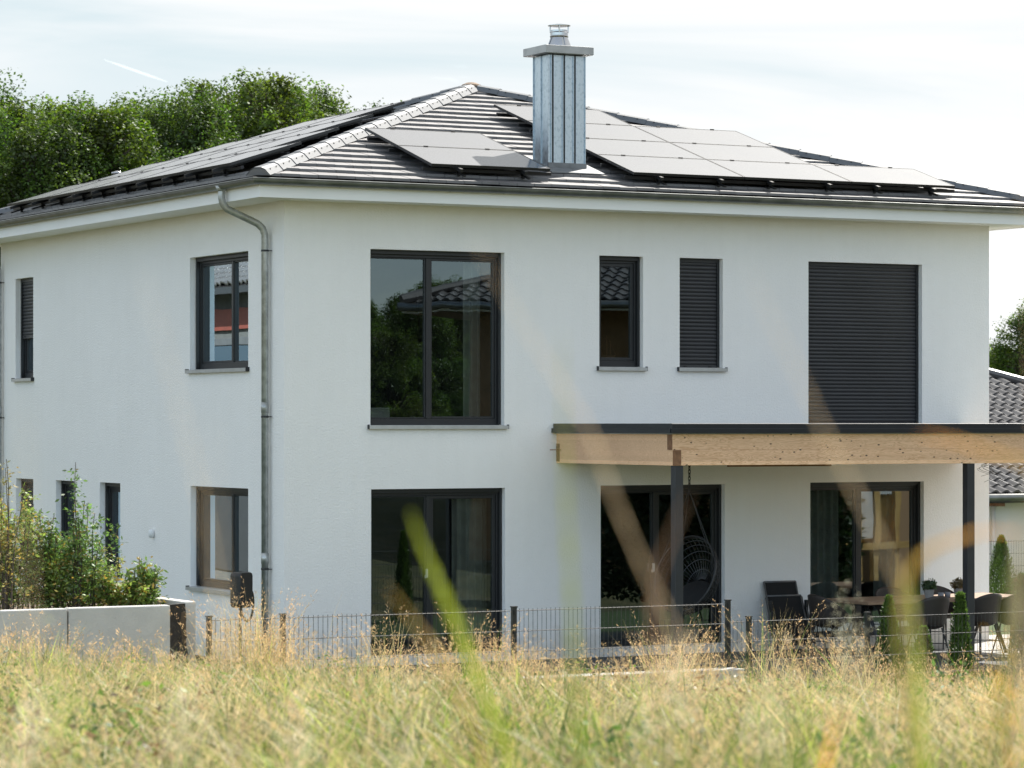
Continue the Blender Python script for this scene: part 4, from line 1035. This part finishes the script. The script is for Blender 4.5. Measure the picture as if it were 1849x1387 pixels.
# house on the left with the red banner (only mirrored in the side windows)
hb = hip_house(-18.0, -8.0, 14.0, 28.0, -.3, 5.55, .45, M['inside'], 'house with red banner beyond the drive mirrored in the side windows', only=(1,), tile=tile2, over=.5, fascia='frame',
          openings=[(1, -6.5, -4.3, 2.4, 4.4, ('window', 'glass')), (1, -3.6, -1.4, 2.4, 4.4, ('window', 'glass')), (1, -.6, 1.6, 2.4, 4.4, ('window', 'glass')), (1, 2.4, 4.6, 2.4, 4.4, ('window', 'glass')), (1, -7, 7, 4.42, 4.56, ('beam', 'grey')), (1, -7, 7, 2.0, 2.1, ('tarpaulin', 'blue')), (1, -7, 7, 0, 1.95, ('cladding', 'post'))])
ban = tag(empty('banner', (0, 0, 0)), 'red banner with white letters on the house mirrored in the upper side window', 'banner')
mb = MB(); mb.box(-7.965, -7.95, 14.2, 27.8, 4.72, 5.14); mb.build('sheet', M['red'], ban)
cu_ = bpy.data.curves.new('lettering', 'FONT'); cu_.body = 'PR_. BAU'; cu_.size = .42; cu_.extrude = .004; cu_.space_character = 1.25
cu_.materials.append(M['lettering']); tmp_ = bpy.data.objects.new('tmp', cu_); C.objects.link(tmp_); bpy.context.view_layer.update()
to = bpy.data.objects.new('lettering', bpy.data.meshes.new_from_object(tmp_)); bpy.data.objects.remove(tmp_); C.objects.link(to); to.parent = ban; to.location = (-7.945, 18.3, 4.78); to.rotation_euler = (PI/2, 0, PI/2)

# ------------------------------------------------------------------ meadow grass
def grass_mesh(name, P, H, Wd, lean, bend, cols, mat, heads=None):
    """tapering curved blades: 3 segments each"""
    n = len(P); az = rng.random(n)*2*PI; la = rng.random(n)*2*PI
    side = np.stack([np.cos(az), np.sin(az), np.zeros(n)], 1)
    ld = np.stack([np.cos(la), np.sin(la), np.zeros(n)], 1) + np.array([-.25, -.15, 0])
    ts = np.array([0, .4, .75, 1.0]); V = np.zeros((n, 7, 3)); up = np.array([0, 0, 1.])
    for k, t_ in enumerate(ts):
        p = P + up*(H*t_*(1-.25*bend*t_))[:, None] + ld*(H*(lean*t_ + bend*t_**2.2))[:, None]
        w = (Wd*(1-t_**1.5)*.5)[:, None]
        if k < 3: V[:, 2*k] = p - side*w; V[:, 2*k+1] = p + side*w
        else: V[:, 6] = p
    base = (np.arange(n)*7)[:, None]
    q = np.array([[0,1,3,2],[2,3,5,4]]); tri = np.array([4,5,6])
    L1 = np.concatenate([(base+q[0]), (base+q[1]), (base+tri)], 1)   # 11 loops each
    starts = (np.arange(n)*11)[:, None] + np.array([0, 4, 8])
    verts = V.reshape(-1, 3); loops = L1.ravel(); st = starts.ravel(); cl = np.repeat(cols, 7, 0)
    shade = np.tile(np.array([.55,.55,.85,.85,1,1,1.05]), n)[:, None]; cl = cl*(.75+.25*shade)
    if heads is not None:                          # seed heads: spikelets round the top of chosen stalks
        idx, m_, sz, hc_ = heads; k = len(idx)
        tt = (.62+.38*rng.random((k, m_))); pp = P[idx][:, None] + up*(H[idx][:, None]*tt*(1-.25*bend[idx][:, None]*tt))[..., None] + ld[idx][:, None]*(H[idx][:, None]*(lean[idx][:, None]*tt + bend[idx][:, None]*tt**2.2))[..., None]
        pp = pp.reshape(-1, 3); tt = tt.ravel()
        d = rng.normal(size=(len(pp), 3)); d[:, 2] = np.abs(d[:, 2])*.5+.5; d /= np.linalg.norm(d, axis=1)[:, None]
        ld2 = np.repeat(ld[idx], m_, 0); off = d*np.array([1, 1, .6])*(.055*(1.15-tt)/.5*rng.random(len(pp)))[:, None] + ld2*.01
        pp = pp + off; d = d*.7 + ld2*.35 + up*.2
        s = np.cross(d, rng.normal(size=(len(pp), 3))); s /= np.linalg.norm(s, axis=1)[:, None]; z = (sz*(.6+.8*rng.random(len(pp))))[:, None]
        Q = np.stack([pp, pp+d*z*.5+s*z*.085, pp+d*z, pp+d*z*.5-s*z*.085], 1).reshape(-1, 3)
        nb = len(verts); nl = len(loops)
        verts = np.concatenate([verts, Q]); loops = np.concatenate([loops, nb+np.arange(len(Q))]); st = np.concatenate([st, nl+np.arange(0, len(Q), 4)])
        cl = np.concatenate([cl, np.repeat(hc_[np.repeat(np.arange(k), m_)]*(.7+.6*rng.random((len(pp), 1))), 4, 0)])
    me = bpy.data.meshes.new(name); me.vertices.add(len(verts)); me.vertices.foreach_set('co', verts.astype(np.float32).ravel())
    me.loops.add(len(loops)); me.loops.foreach_set('vertex_index', loops.astype(np.int32))
    me.polygons.add(len(st)); me.polygons.foreach_set('loop_start', st.astype(np.int32)); me.update(calc_edges=True)
    me.materials.append(mat); set_col(me, cl)
    o_ = bpy.data.objects.new(name, me); C.objects.link(o_); return o_

def patch(x, y):            # 0..1 smooth patches: dry <-> green
    v = np.sin(x*.9+1.3*np.sin(y*.5))*np.sin(y*.7+x*.25+2*np.sin(x*.3)) + .6*np.sin(x*2.3+y*1.7)*np.sin(y*2.9-x*1.1)
    return 1/(1+np.exp(-2.2*v))
STRAW = np.array([.48, .40, .22]); TAN = np.array([.36, .24, .13]); GRN = np.array([.10, .185, .032]); YEL = np.array([.32, .36, .09])
def clump(x, y, size, k):
    jx = x + .35*size*np.sin(y*7/size*.2+x*3); jy = y + .35*size*np.sin(x*6/size*.2-y*2)
    h = np.sin(np.floor(jx/size)*127.1 + np.floor(jy/(size*1.6))*311.7 + k*74.7)*43758.5453
    return h - np.floor(h)
def blade_cols(x, y, n, dryness):
    g = .45*patch(x, y) + .55*clump(x, y, .24, 1); r = rng.random(n); pd = dryness*(1.25-.9*g)
    c_ = np.where((r < pd)[:, None], STRAW*(1-(rng.random(n)*.6)[:, None]) + TAN*(rng.random(n)*.5)[:, None], 0)
    c2_ = np.where((rng.random(n) < .45)[:, None], GRN, YEL)*(.7+.6*rng.random((n, 1)))
    return np.where((r < pd)[:, None], c_, c2_)
def field(n, z0, z1, a=.235, edge=False):
    Z = np.sqrt(rng.random(n)*(z1**2-z0**2)+z0**2); X = (rng.random(n)*2-1)*a*Z
    x = CAM[0]+RT[0]*X+FW[0]*Z; y = CAM[1]+RT[1]*X+FW[1]*Z
    k = y < -8.82
    return x[k], y[k]
x, y = field(330000, 5.5, 38); n = len(x); P = np.stack([x, y, hm(x, y)-.02], 1)
g = patch(x*1.3+3, y*1.1)
fine = .5+.5*np.sin(x*5.3+2*np.sin(y*3.1))*np.sin(y*4.1+1.7*np.sin(x*2.2))
keep_ = rng.random(n) < .35+.65*fine; x, y, P, g, fine = x[keep_], y[keep_], P[keep_], g[keep_], fine[keep_]; n = len(x)
c1_ = clump(x, y, .24, 2); c2_ = clump(x, y, .24, 3)[:, None]
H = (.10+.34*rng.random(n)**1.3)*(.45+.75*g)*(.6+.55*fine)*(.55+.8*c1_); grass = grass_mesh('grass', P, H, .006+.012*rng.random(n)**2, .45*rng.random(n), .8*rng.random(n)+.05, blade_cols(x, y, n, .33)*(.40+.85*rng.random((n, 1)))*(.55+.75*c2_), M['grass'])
tag(grass, 'sunlit meadow of mixed green and dry grass in front of the house', 'grass', kind='stuff')
x, y = field(6500, 5, 38); n = len(x); P = np.stack([x, y, hm(x, y)-.02], 1)
# taller dry stalks, denser towards the fence
H = (.28+.30*rng.random(n)**1.5)*(.7+.5*patch(x*.8, y*.9+4)); idx = np.where(rng.random(n) < .6)[0]
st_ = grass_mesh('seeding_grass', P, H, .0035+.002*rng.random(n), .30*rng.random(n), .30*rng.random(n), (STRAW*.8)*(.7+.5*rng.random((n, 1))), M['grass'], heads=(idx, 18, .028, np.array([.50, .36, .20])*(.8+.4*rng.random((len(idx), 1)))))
tag(st_, 'tall dry seeding stalks standing in the meadow grass', 'grass', kind='stuff')

# broad leaved weeds scattered through the meadow
wx, wy = field(120, 10, 34); WP = []; WC = []
for a_, b_ in zip(wx, wy):
    k_ = int(rng.integers(60, 170)); r_ = .08+.16*rng.random(); h_ = .14+.26*rng.random(); q_ = rng.normal(size=(k_, 2))*r_*.6; zz = rng.random(k_)*h_
    WP.append(np.stack([a_+q_[:, 0], b_+q_[:, 1], float(hm(a_, b_))+zz], 1)); tn = [np.array([.07, .13, .03]), np.array([.12, .19, .04]), np.array([.16, .10, .05])][int(rng.integers(0, 3))]
    WC.append(tn*(.6+.8*rng.random((k_, 1))))
WP = np.concatenate(WP); WC = np.concatenate(WC); kk = WP[:, 1] < -8.84
tag(quads_mesh('meadow_weeds', leaf_quads(WP[kk], .042, .3, .45), WC[kk], M['shrub']), 'dark green and brownish leafy weeds scattered low in the meadow', 'weeds', kind='stuff')
x, y = field(46000, 7, 38); n = len(x); P = np.stack([x, y, hm(x, y)-.02], 1); kk = rng.random(n) < .25+.75*(1-patch(x*1.9, y*1.6+2)); x, y, P = x[kk], y[kk], P[kk]; n = len(x)
H = .18+.28*rng.random(n); tg_ = grass_mesh('tangled_straw', P, H, .006+.004*rng.random(n), .3+.7*rng.random(n), .3+.8*rng.random(n), (STRAW*1.15)*(.6+.6*rng.random((n, 1))), M['grass'])
tag(tg_, 'tangle of bent pale straw lying through the meadow grass', 'straw', kind='stuff')

# individual tufts standing up before the fence and the walls
def tuft(px, y, h, n, spread, label, dry=.8, lean=(-.25, -.1), head=.42):
    x0 = px_x(px, y); k = int(n*1.5); x = x0 + rng.normal(size=k)*spread; yy = np.minimum(y + rng.normal(size=k)*.12, -8.84); P = np.stack([x, yy, hm(x, yy)-.03], 1)
    n = k = int(k); H = h*1.30*(.38+.62*rng.random(k)); r = rng.random(k)
    cols = np.where((r < dry)[:, None], STRAW*(.7+.6*rng.random((k, 1))), np.where((r < dry+.1)[:, None], YEL, GRN)*(.8+.5*rng.random((k, 1))))
    idx = np.where(rng.random(k) < head)[0]
    P0 = P - np.array([x0, y, 0]); o_ = grass_mesh('grass_tuft', P0, H, .004+.005*rng.random(k), .32*rng.random(k), .35*rng.random(k), cols, M['grass'], heads=(idx, 24, .030, np.array([.55, .38, .22])*(.75+.5*rng.random((len(idx), 1)))))
    o_.location = (x0, y, 0); tag(o_, label, 'grass tuft', 'dry grass tufts along the fence')
G0 = .6
tufts = [(8, -9.1, .62, 90, .25, 'dry grass tuft before the wall at the left picture edge', .9),
 (75, -9.0, .45, 60, .2, 'green and straw tuft before the leftmost wall block', .5), (200, -8.95, .40, 60, .22, 'thin tuft before the shorter wall block', .55), (245, -8.95, .48, 35, .15, 'few upright blades before the shorter wall block', .4),
 (330, -9.0, .38, 50, .1, 'reddish dry tuft at the foot of the black membrane', .9),
 (402, -8.95, .80, 60, .08, 'plume grass tuft leaning left beside the first fence post', 1), (462, -9.0, .92, 150, .13, 'biggest straw coloured plume tuft in front of the charger', .95),
 (490, -9.1, .78, 90, .12, 'straw tuft at the foot of the downpipe', .9), (530, -8.95, .62, 60, .12, 'small pale tuft right of the second fence post', .9),
 (628, -9.0, .55, 45, .16, 'thin brown tuft before the white wall', .8), (700, -8.95, .78, 46, .08, 'dark upright seed stalks before the left sliding door', .9),
 (790, -9.0, .6, 60, .2, 'mixed tuft in front of the left sliding door', .6), (862, -8.95, .80, 60, .12, 'tuft of tall thin stalks at the right of the left sliding door', .6),
 (925, -9.0, .62, 130, .14, 'straw tuft round the middle fence post', .85), (985, -9.0, .56, 80, .14, 'green yellow tuft right of the middle fence post', .5),
 (1060, -9.0, .50, 80, .2, 'low mixed tuft before the pale wall', .7), (1130, -8.95, .50, 60, .12, 'brownish tuft left of the canopy post', .8),
 (1205, -9.0, .88, 120, .09, 'upright rusty seed heads in front of the left canopy post', .85), (1255, -9.05, .75, 110, .13, 'leaning rusty plumes right of the left canopy post', .95),
 (1225, -9.2, .55, 160, .2, 'dense golden tuft above the concrete strip', .95),
 (1385, -8.95, 1.0, 70, .13, 'tall loose stalks beside the step of the fence', .7), (1440, -8.95, .85, 50, .14, 'thin seed stalks before the folded chairs', .8),
 (1505, -9.0, .72, 120, .18, 'pale feathery tuft before the right sliding door', .95), (1570, -9.0, .85, 60, .12, 'nodding brown seed heads right of the terrace fence post', .85),
 (1640, -9.0, .62, 70, .16, 'mixed tuft between the thujas', .7), (1705, -9.0, .72, 80, .12, 'reddish seed stalks before the slim thuja', .9),
 (1775, -9.0, .6, 80, .16, 'straw tuft below the right canopy post', .85), (1840, -9.0, .85, 90, .12, 'straw tuft at the right picture edge', .9)]
for px, y, h, n, sp, lb, dr in tufts: tuft(px, y, h, n, sp, lb, dr)
tuft(576, -9.0, 1.05, 3, .02, 'two single long thin stalks before the white wall', 1, head=.3)

# ---- tall blades right in front of the lens, rooted in the meadow
def near_blade(pts, Z, w, col, label, name='tall_grass', cat='tall grass', col2=None):
    w *= .78 * (.36 if col is BE else .85); Z *= 1.38
    """ribbon through sight points at distance Z, carried on down to the ground"""
    P = [Vector(at3(px, py, Z + dz)) for px, py, dz in pts]
    last = P[-1]; x, y = last.x, last.y; g_ = float(hm(x, y))
    prev = P[-2] if len(P) > 1 else last + Vector((0, 0, .1))
    if last.z > g_ + .05:
        d = (last-prev); d.z = min(d.z, -.02); d.normalize()
        mid = last + d*(last.z-g_)*.35; mid.z = last.z - (last.z-g_)*.4
        P += [mid, Vector((mid.x + d.x*.06, mid.y + d.y*.06, g_-.03))]
    # resample smoothly
    Q = []
    for i in range(len(P)-1):
        p0, p1, p2, p3 = P[max(i-1, 0)], P[i], P[i+1], P[min(i+2, len(P)-1)]
        for k in range(6):
            t_ = k/6; Q.append(.5*((2*p1) + (p2-p0)*t_ + (2*p0-5*p1+4*p2-p3)*t_**2 + (3*p1-p0-3*p2+p3)*t_**3))
    Q.append(P[-1]); n = len(Q); O = Q[-1].copy()
    mb = MB(); vs = []; px_seed = pts[0][0]
    for i, q in enumerate(Q):
        s = i/(n-1); tg = (Q[min(i+1, n-1)]-Q[max(i-1, 0)]).normalized(); sd = tg.cross(Vector((FW[0], FW[1], 0))).normalized()
        ww = w*(min(1, .15+2.2*s))*(.8+.3*math.sin(i*1.9+px_seed))*.5; q = q - O
        fold = Vector((FW[0], FW[1], 0))*ww*.35
        vs += [q-sd*ww, q+fold, q+sd*ww]
    fs = []
    for i in range(n-1): fs += [(3*i, 3*i+1, 3*i+4, 3*i+3), (3*i+1, 3*i+2, 3*i+5, 3*i+4)]
    mb.add(vs, fs); o_ = mb.build(name, M['grass'], recalc=False, smooth=True); o_.location = O
    tt = np.clip(np.repeat(np.arange(n), 3)/(n*.55), 0, 1)[:, None]; cc = np.array(col)*(1-tt) + np.array(col2 or col)*tt; set_col(o_.data, cc)
    s_ = o_.modifiers.new('s', 'SOLIDIFY'); s_.thickness = .0006
    tag(o_, label, cat); return o_
BE = (.86, .74, .56); YG = (.40, .44, .06); OR = (.95, .60, .16); OLV = (.30, .29, .10); PL = (.6, .52, .38)
near_blade([(852,425,0),(905,520,0),(960,610,0),(1010,690,0),(1065,780,0),(1110,900,0),(1165,1030,0),(1220,1150,0),(1290,1387,0)], 1.9, .007, BE, 'faint beige blade crossing from the large window down over the canopy corner')
near_blade([(742,925,0),(760,980,0),(790,1050,0),(825,1130,0),(862,1230,0),(905,1330,0),(930,1400,0)], 2.3, .019, (.50,.54,.06), 'yellow green blade leaning across the left sliding door')
near_blade([(700,1060,0),(745,1120,0),(790,1180,0),(830,1260,0),(860,1330,0),(880,1400,0)], 2.2, .011, (.62,.48,.2), 'beige yellow blade beside the yellow green one, before the left sliding door')
near_blade([(1015,600,0),(1018,760,0),(1022,900,0),(1030,1050,0),(1038,1200,0),(1048,1400,0)], 2.0, .009, (.50,.48,.18), 'upright pale blade left of the canopy, yellow green at its foot', col2=(.40, .44, .07))
near_blade([(1352,482,0),(1385,560,0),(1425,640,0),(1470,740,0),(1520,840,0),(1580,960,0),(1640,1100,0),(1700,1400,0)], 1.8, .006, BE, 'faint beige blade leaning over the wide roller shutter')
near_blade([(255,490,0),(290,600,0),(325,740,0),(355,860,0),(380,1000,0),(410,1200,0),(430,1400,0)], 1.7, .005, BE, 'faint beige blade on the side wall left of the upper two pane window')
near_blade([(385,745,0),(388,850,0),(392,960,0),(400,1100,0),(410,1400,0)], 1.6, .0035, BE, 'faintest upright blade below the upper side window')
near_blade([(45,735,0),(48,860,0),(52,1000,0),(56,1150,0),(60,1400,0)], 1.6, .0045, BE, 'faint upright blade at the far left of the side wall')
near_blade([(1850,965,0),(1790,960,0),(1730,972,0),(1670,1000,0),(1635,1050,0),(1625,1120,0),(1630,1220,0),(1650,1400,0)], 2.1, .012, OR, 'bright orange dry leaf arching before the right canopy post', col2=(.45, .40, .12))
near_blade([(1640,1030,0),(1650,1120,0),(1655,1200,0),(1660,1300,0),(1668,1400,0)], 2.3, .016, (.50,.54,.08), 'bright yellow green blade before the terrace table')
near_blade([(1850,870,0),(1838,980,0),(1822,1100,0),(1812,1250,0),(1806,1400,0)], 2.0, .012, OLV, 'olive blade standing at the right edge')
near_blade([(1660,785,0),(1720,795,0),(1780,815,0),(1850,840,0),(1900,900,0),(1915,1100,0),(1920,1400,0)], 2.0, .009, OR, 'orange dry leaf lying across the front beam of the canopy', col2=(.4, .34, .12))
near_blade([(1245,890,0),(1215,960,0),(1190,1030,0),(1180,1120,0),(1190,1250,0),(1200,1400,0)], 1.9, .006, (.5,.36,.24), 'brownish blade leaning right before the middle sliding door')
near_blade([(1512,1285,0),(1500,1340,0),(1488,1400,0),(1484,1500,0)], 2.4, .011, OR, 'orange leaf tip low in the meadow at the lower right')
near_blade([(1545,1130,0),(1560,1200,0),(1575,1290,0),(1590,1400,0)], 2.2, .008, PL, 'pale blade before the right sliding door')
near_blade([(1845,930,0),(1843,950,0),(1842,1000,0),(1846,1200,0),(1850,1400,0)], 1.8, .012, PL, 'pale seed head glowing at the right edge')
near_blade([(1825,-10,0),(1840,120,0),(1856,330,0),(1868,600,0),(1880,1000,0),(1885,1400,0)], 1.5, .004, BE, 'very tall faint stalk crossing the top right corner')
near_blade([(1462,1290,0),(1440,1330,0),(1430,1400,0),(1425,1500,0)], 2.6, .012, YG, 'short green blade tip at the bottom right of the meadow')
def near_plume(px, py, Z, n, r, col, label):
    x0, y0, z0 = at3(px, py, Z); g_ = float(hm(x0, y0)); t = tag(empty('tall_grass', (x0, y0, g_)), label, 'tall grass')
    mb = MB(); hh = z0-g_; mb.tube([(-.06, 0, 0), (-.03, 0, hh*.5), (0, 0, hh+r)], [.0022, .0016, .0008], 4); o_ = mb.build('stalk', M['grass'], t); set_col(o_.data, np.array(col)*.8)
    P = rng.normal(size=(n, 3))*np.array([.45, .45, 1.0])*r + np.array([0, 0, hh]); quads_mesh('seed_head', leaf_quads(P, .012, .3, .22), np.array(col)*(.7+.5*rng.random((n, 1))), M['grass'], t)
PC = (.85, .74, .55)
for px, py, Z, n_, r_, col, lb in [(1225,1215,4.2,150,.045,PC,'pale feathery seed head blurred above the concrete strip'), (1175,1310,4.6,170,.06,PC,'broad pale seed head blurred below the concrete strip'),
    (1385,1290,4.0,200,.05,PC,'loose pale seed head low in the right meadow'), (1530,1165,7.5,420,.075,(.55,.52,.38),'greyish seed head blurred before the right sliding door'),
    (330,1310,4.2,220,.05,PC,'pale seed head low in the left meadow'), (540,1330,4.8,220,.05,PC,'soft straw seed head low in the meadow left of centre'),
    (735,1330,4.3,150,.055,PC,'cream seed head blurred beside the yellow green blade'), (110,1270,4.1,240,.05,(.6,.6,.2),'yellow green seed head blurred below the retaining wall'),
    (1830,1290,3.8,420,.07,(.85,.5,.12),'orange seed head blurred at the lower right edge'), (60,1340,3.6,240,.05,PC,'pale seed head in the lower left corner')]:
    near_plume(px, py, Z*1.3, n_, r_, col, lb)
# loose near grasses that blur along the bottom edge
x, y = field(420, 4.2, 8.0, a=.22); n = len(x); P = np.stack([x, y, hm(x, y)], 1); Zd = (x-CAM[0])*FW[0]+(y-CAM[1])*FW[1]
Hmax = np.clip((CAM[2]-.088*Zd) - P[:, 2], .2, 1.2); H = Hmax*(.55+.45*rng.random(n)**1.5)
o_ = grass_mesh('near_grass', P, H, .004+.004*rng.random(n), .2*rng.random(n), .15*rng.random(n), blade_cols(x, y, n, .7), M['grass'])
tag(o_, 'tall blurred grass close to the camera along the bottom of the picture', 'grass', kind='stuff')

# ------------------------------------------------------------------ contrail
a_ = Vector(at3(188, 108, 4000)); b_ = Vector(at3(302, 148, 4000)); mb = MB()
mb.tube([a_ + (b_-a_)*t_ for t_ in (0, .3, .7, 1)], [.5, 1.3, 1.5, .6], 8)
m = bpy.data.materials.new('vapour'); m.use_nodes = True; nt = m.node_tree; nt.nodes.clear()
t1 = N(nt, 'ShaderNodeBsdfTransparent'); t2 = N(nt, 'ShaderNodeBsdfDiffuse'); t2.inputs[0].default_value = (1, 1, 1, 1); t3 = N(nt, 'ShaderNodeBsdfTranslucent'); t3.inputs[0].default_value = (1, 1, 1, 1)
mA = N(nt, 'ShaderNodeAddShader'); nt.links.new(t2.outputs[0], mA.inputs[0]); nt.links.new(t3.outputs[0], mA.inputs[1])
mx = N(nt, 'ShaderNodeMixShader'); mx.inputs[0].default_value = .05; nt.links.new(t1.outputs[0], mx.inputs[1]); nt.links.new(mA.outputs[0], mx.inputs[2])
oo = N(nt, 'ShaderNodeOutputMaterial'); nt.links.new(mx.outputs[0], oo.inputs[0])
ct = mb.build('contrail', m, smooth=True); tag(ct, 'thin white aircraft trail slanting in the upper left sky', 'contrail')

# ------------------------------------------------------------------ light
AZ, EL = math.radians(33), math.radians(48)
sv = Vector((math.cos(EL)*math.cos(AZ), math.cos(EL)*math.sin(AZ), math.sin(EL)))
sl = bpy.data.lights.new('sun', 'SUN'); sl.energy = 3.5; sl.angle = math.radians(.5); sl.color = (1, .95, .87)
so = bpy.data.objects.new('sun', sl); C.objects.link(so); so.rotation_euler = sv.to_track_quat('Z', 'Y').to_euler(); so.location = (0, 0, 30)
w = bpy.data.worlds.new('World'); S.world = w; w.use_nodes = True; nt = w.node_tree; L = nt.links; bg = nt.nodes['Background']
sky = nt.nodes.new('ShaderNodeTexSky'); sky.sky_type = 'NISHITA'; sky.sun_disc = False; sky.sun_elevation = EL; sky.sun_rotation = PI/2 - AZ
sky.air_density = 1.2; sky.dust_density = 1.5; sky.altitude = 400
tc = nt.nodes.new('ShaderNodeTexCoord')
mp = nt.nodes.new('ShaderNodeMapping'); mp.inputs['Scale'].default_value = (1.2, 1.2, 5.5); mp.inputs['Rotation'].default_value = (.15, .35, .4); L.new(tc.outputs['Generated'], mp.inputs[0])
nz = N(nt, 'ShaderNodeTexNoise', Scale=2.6, Detail=7, Roughness=.55, Distortion=.6); L.new(mp.outputs[0], nz.inputs[0])
dp = nt.nodes.new('ShaderNodeVectorMath'); dp.operation = 'DOT_PRODUCT'; L.new(tc.outputs['Generated'], dp.inputs[0]); dp.inputs[1].default_value = tuple(sv)
mr = N(nt, 'ShaderNodeMapRange'); mr.inputs[1].default_value = -.3; mr.inputs[2].default_value = .62; mr.inputs[3].default_value = .02; mr.inputs[4].default_value = .50; L.new(dp.outputs['Value'], mr.inputs[0])
ad = N(nt, 'ShaderNodeMath', operation='ADD'); L.new(nz.outputs[0], ad.inputs[0]); L.new(mr.outputs[0], ad.inputs[1])
rp_ = ramp(nt, [(.38, (0, 0, 0)), (.86, (1, 1, 1))]); L.new(ad.outputs[0], rp_.inputs[0])
mx = nt.nodes.new('ShaderNodeMixRGB'); L.new(rp_.outputs[0], mx.inputs[0]); L.new(sky.outputs[0], mx.inputs[1]); 
mp2 = nt.nodes.new('ShaderNodeMapping'); mp2.inputs['Scale'].default_value = (2.2, 2.2, 16); mp2.inputs['Rotation'].default_value = (.05, .12, .3); L.new(tc.outputs['Generated'], mp2.inputs[0])
nz2 = N(nt, 'ShaderNodeTexNoise', Scale=1.7, Detail=6, Roughness=.5, Distortion=.9); L.new(mp2.outputs[0], nz2.inputs[0])
rc = ramp(nt, [(.40, (.190, .219, .231)), (.60, (.245, .253, .257)), (.80, (.288, .291, .290))]); 
mr2 = N(nt, 'ShaderNodeMapRange'); mr2.inputs[1].default_value = .57; mr2.inputs[2].default_value = .71; mr2.inputs[3].default_value = .0; mr2.inputs[4].default_value = .20; L.new(dp.outputs['Value'], mr2.inputs[0])
ad2 = N(nt, 'ShaderNodeMath', operation='ADD'); L.new(nz2.outputs[0], ad2.inputs[0]); L.new(mr2.outputs[0], ad2.inputs[1]); L.new(ad2.outputs[0], rc.inputs[0])
sc2 = nt.nodes.new('ShaderNodeVectorMath'); sc2.operation = 'SCALE'; sc2.inputs['Scale'].default_value = 10; L.new(rc.outputs[0], sc2.inputs[0]); L.new(sc2.outputs[0], mx.inputs[2])
L.new(mx.outputs[0], bg.inputs[0]); bg.inputs[1].default_value = .145

# ------------------------------------------------------------------ camera
cd = bpy.data.cameras.new('camera'); co = bpy.data.objects.new('camera', cd); C.objects.link(co); S.camera = co
co.location = CAM; co.rotation_euler = (PI/2, 0, -math.atan2(FW[0], FW[1]))
cd.sensor_width = 36; cd.lens = FP/1849*36; cd.shift_y = (762-693.5)/1849; cd.clip_end = 9000; cd.clip_start = .1
cd.dof.use_dof = True; cd.dof.focus_distance = 38.5; cd.dof.aperture_fstop = 4.6
S.view_settings.view_transform = 'Standard'; S.view_settings.look = 'None'; S.view_settings.exposure = 1.44; S.view_settings.gamma = 1
S.render.engine = 'CYCLES'
S.cycles.use_denoising = True; S.cycles.max_bounces = 8; S.cycles.transparent_max_bounces = 16
S.cycles.sample_clamp_indirect = 6
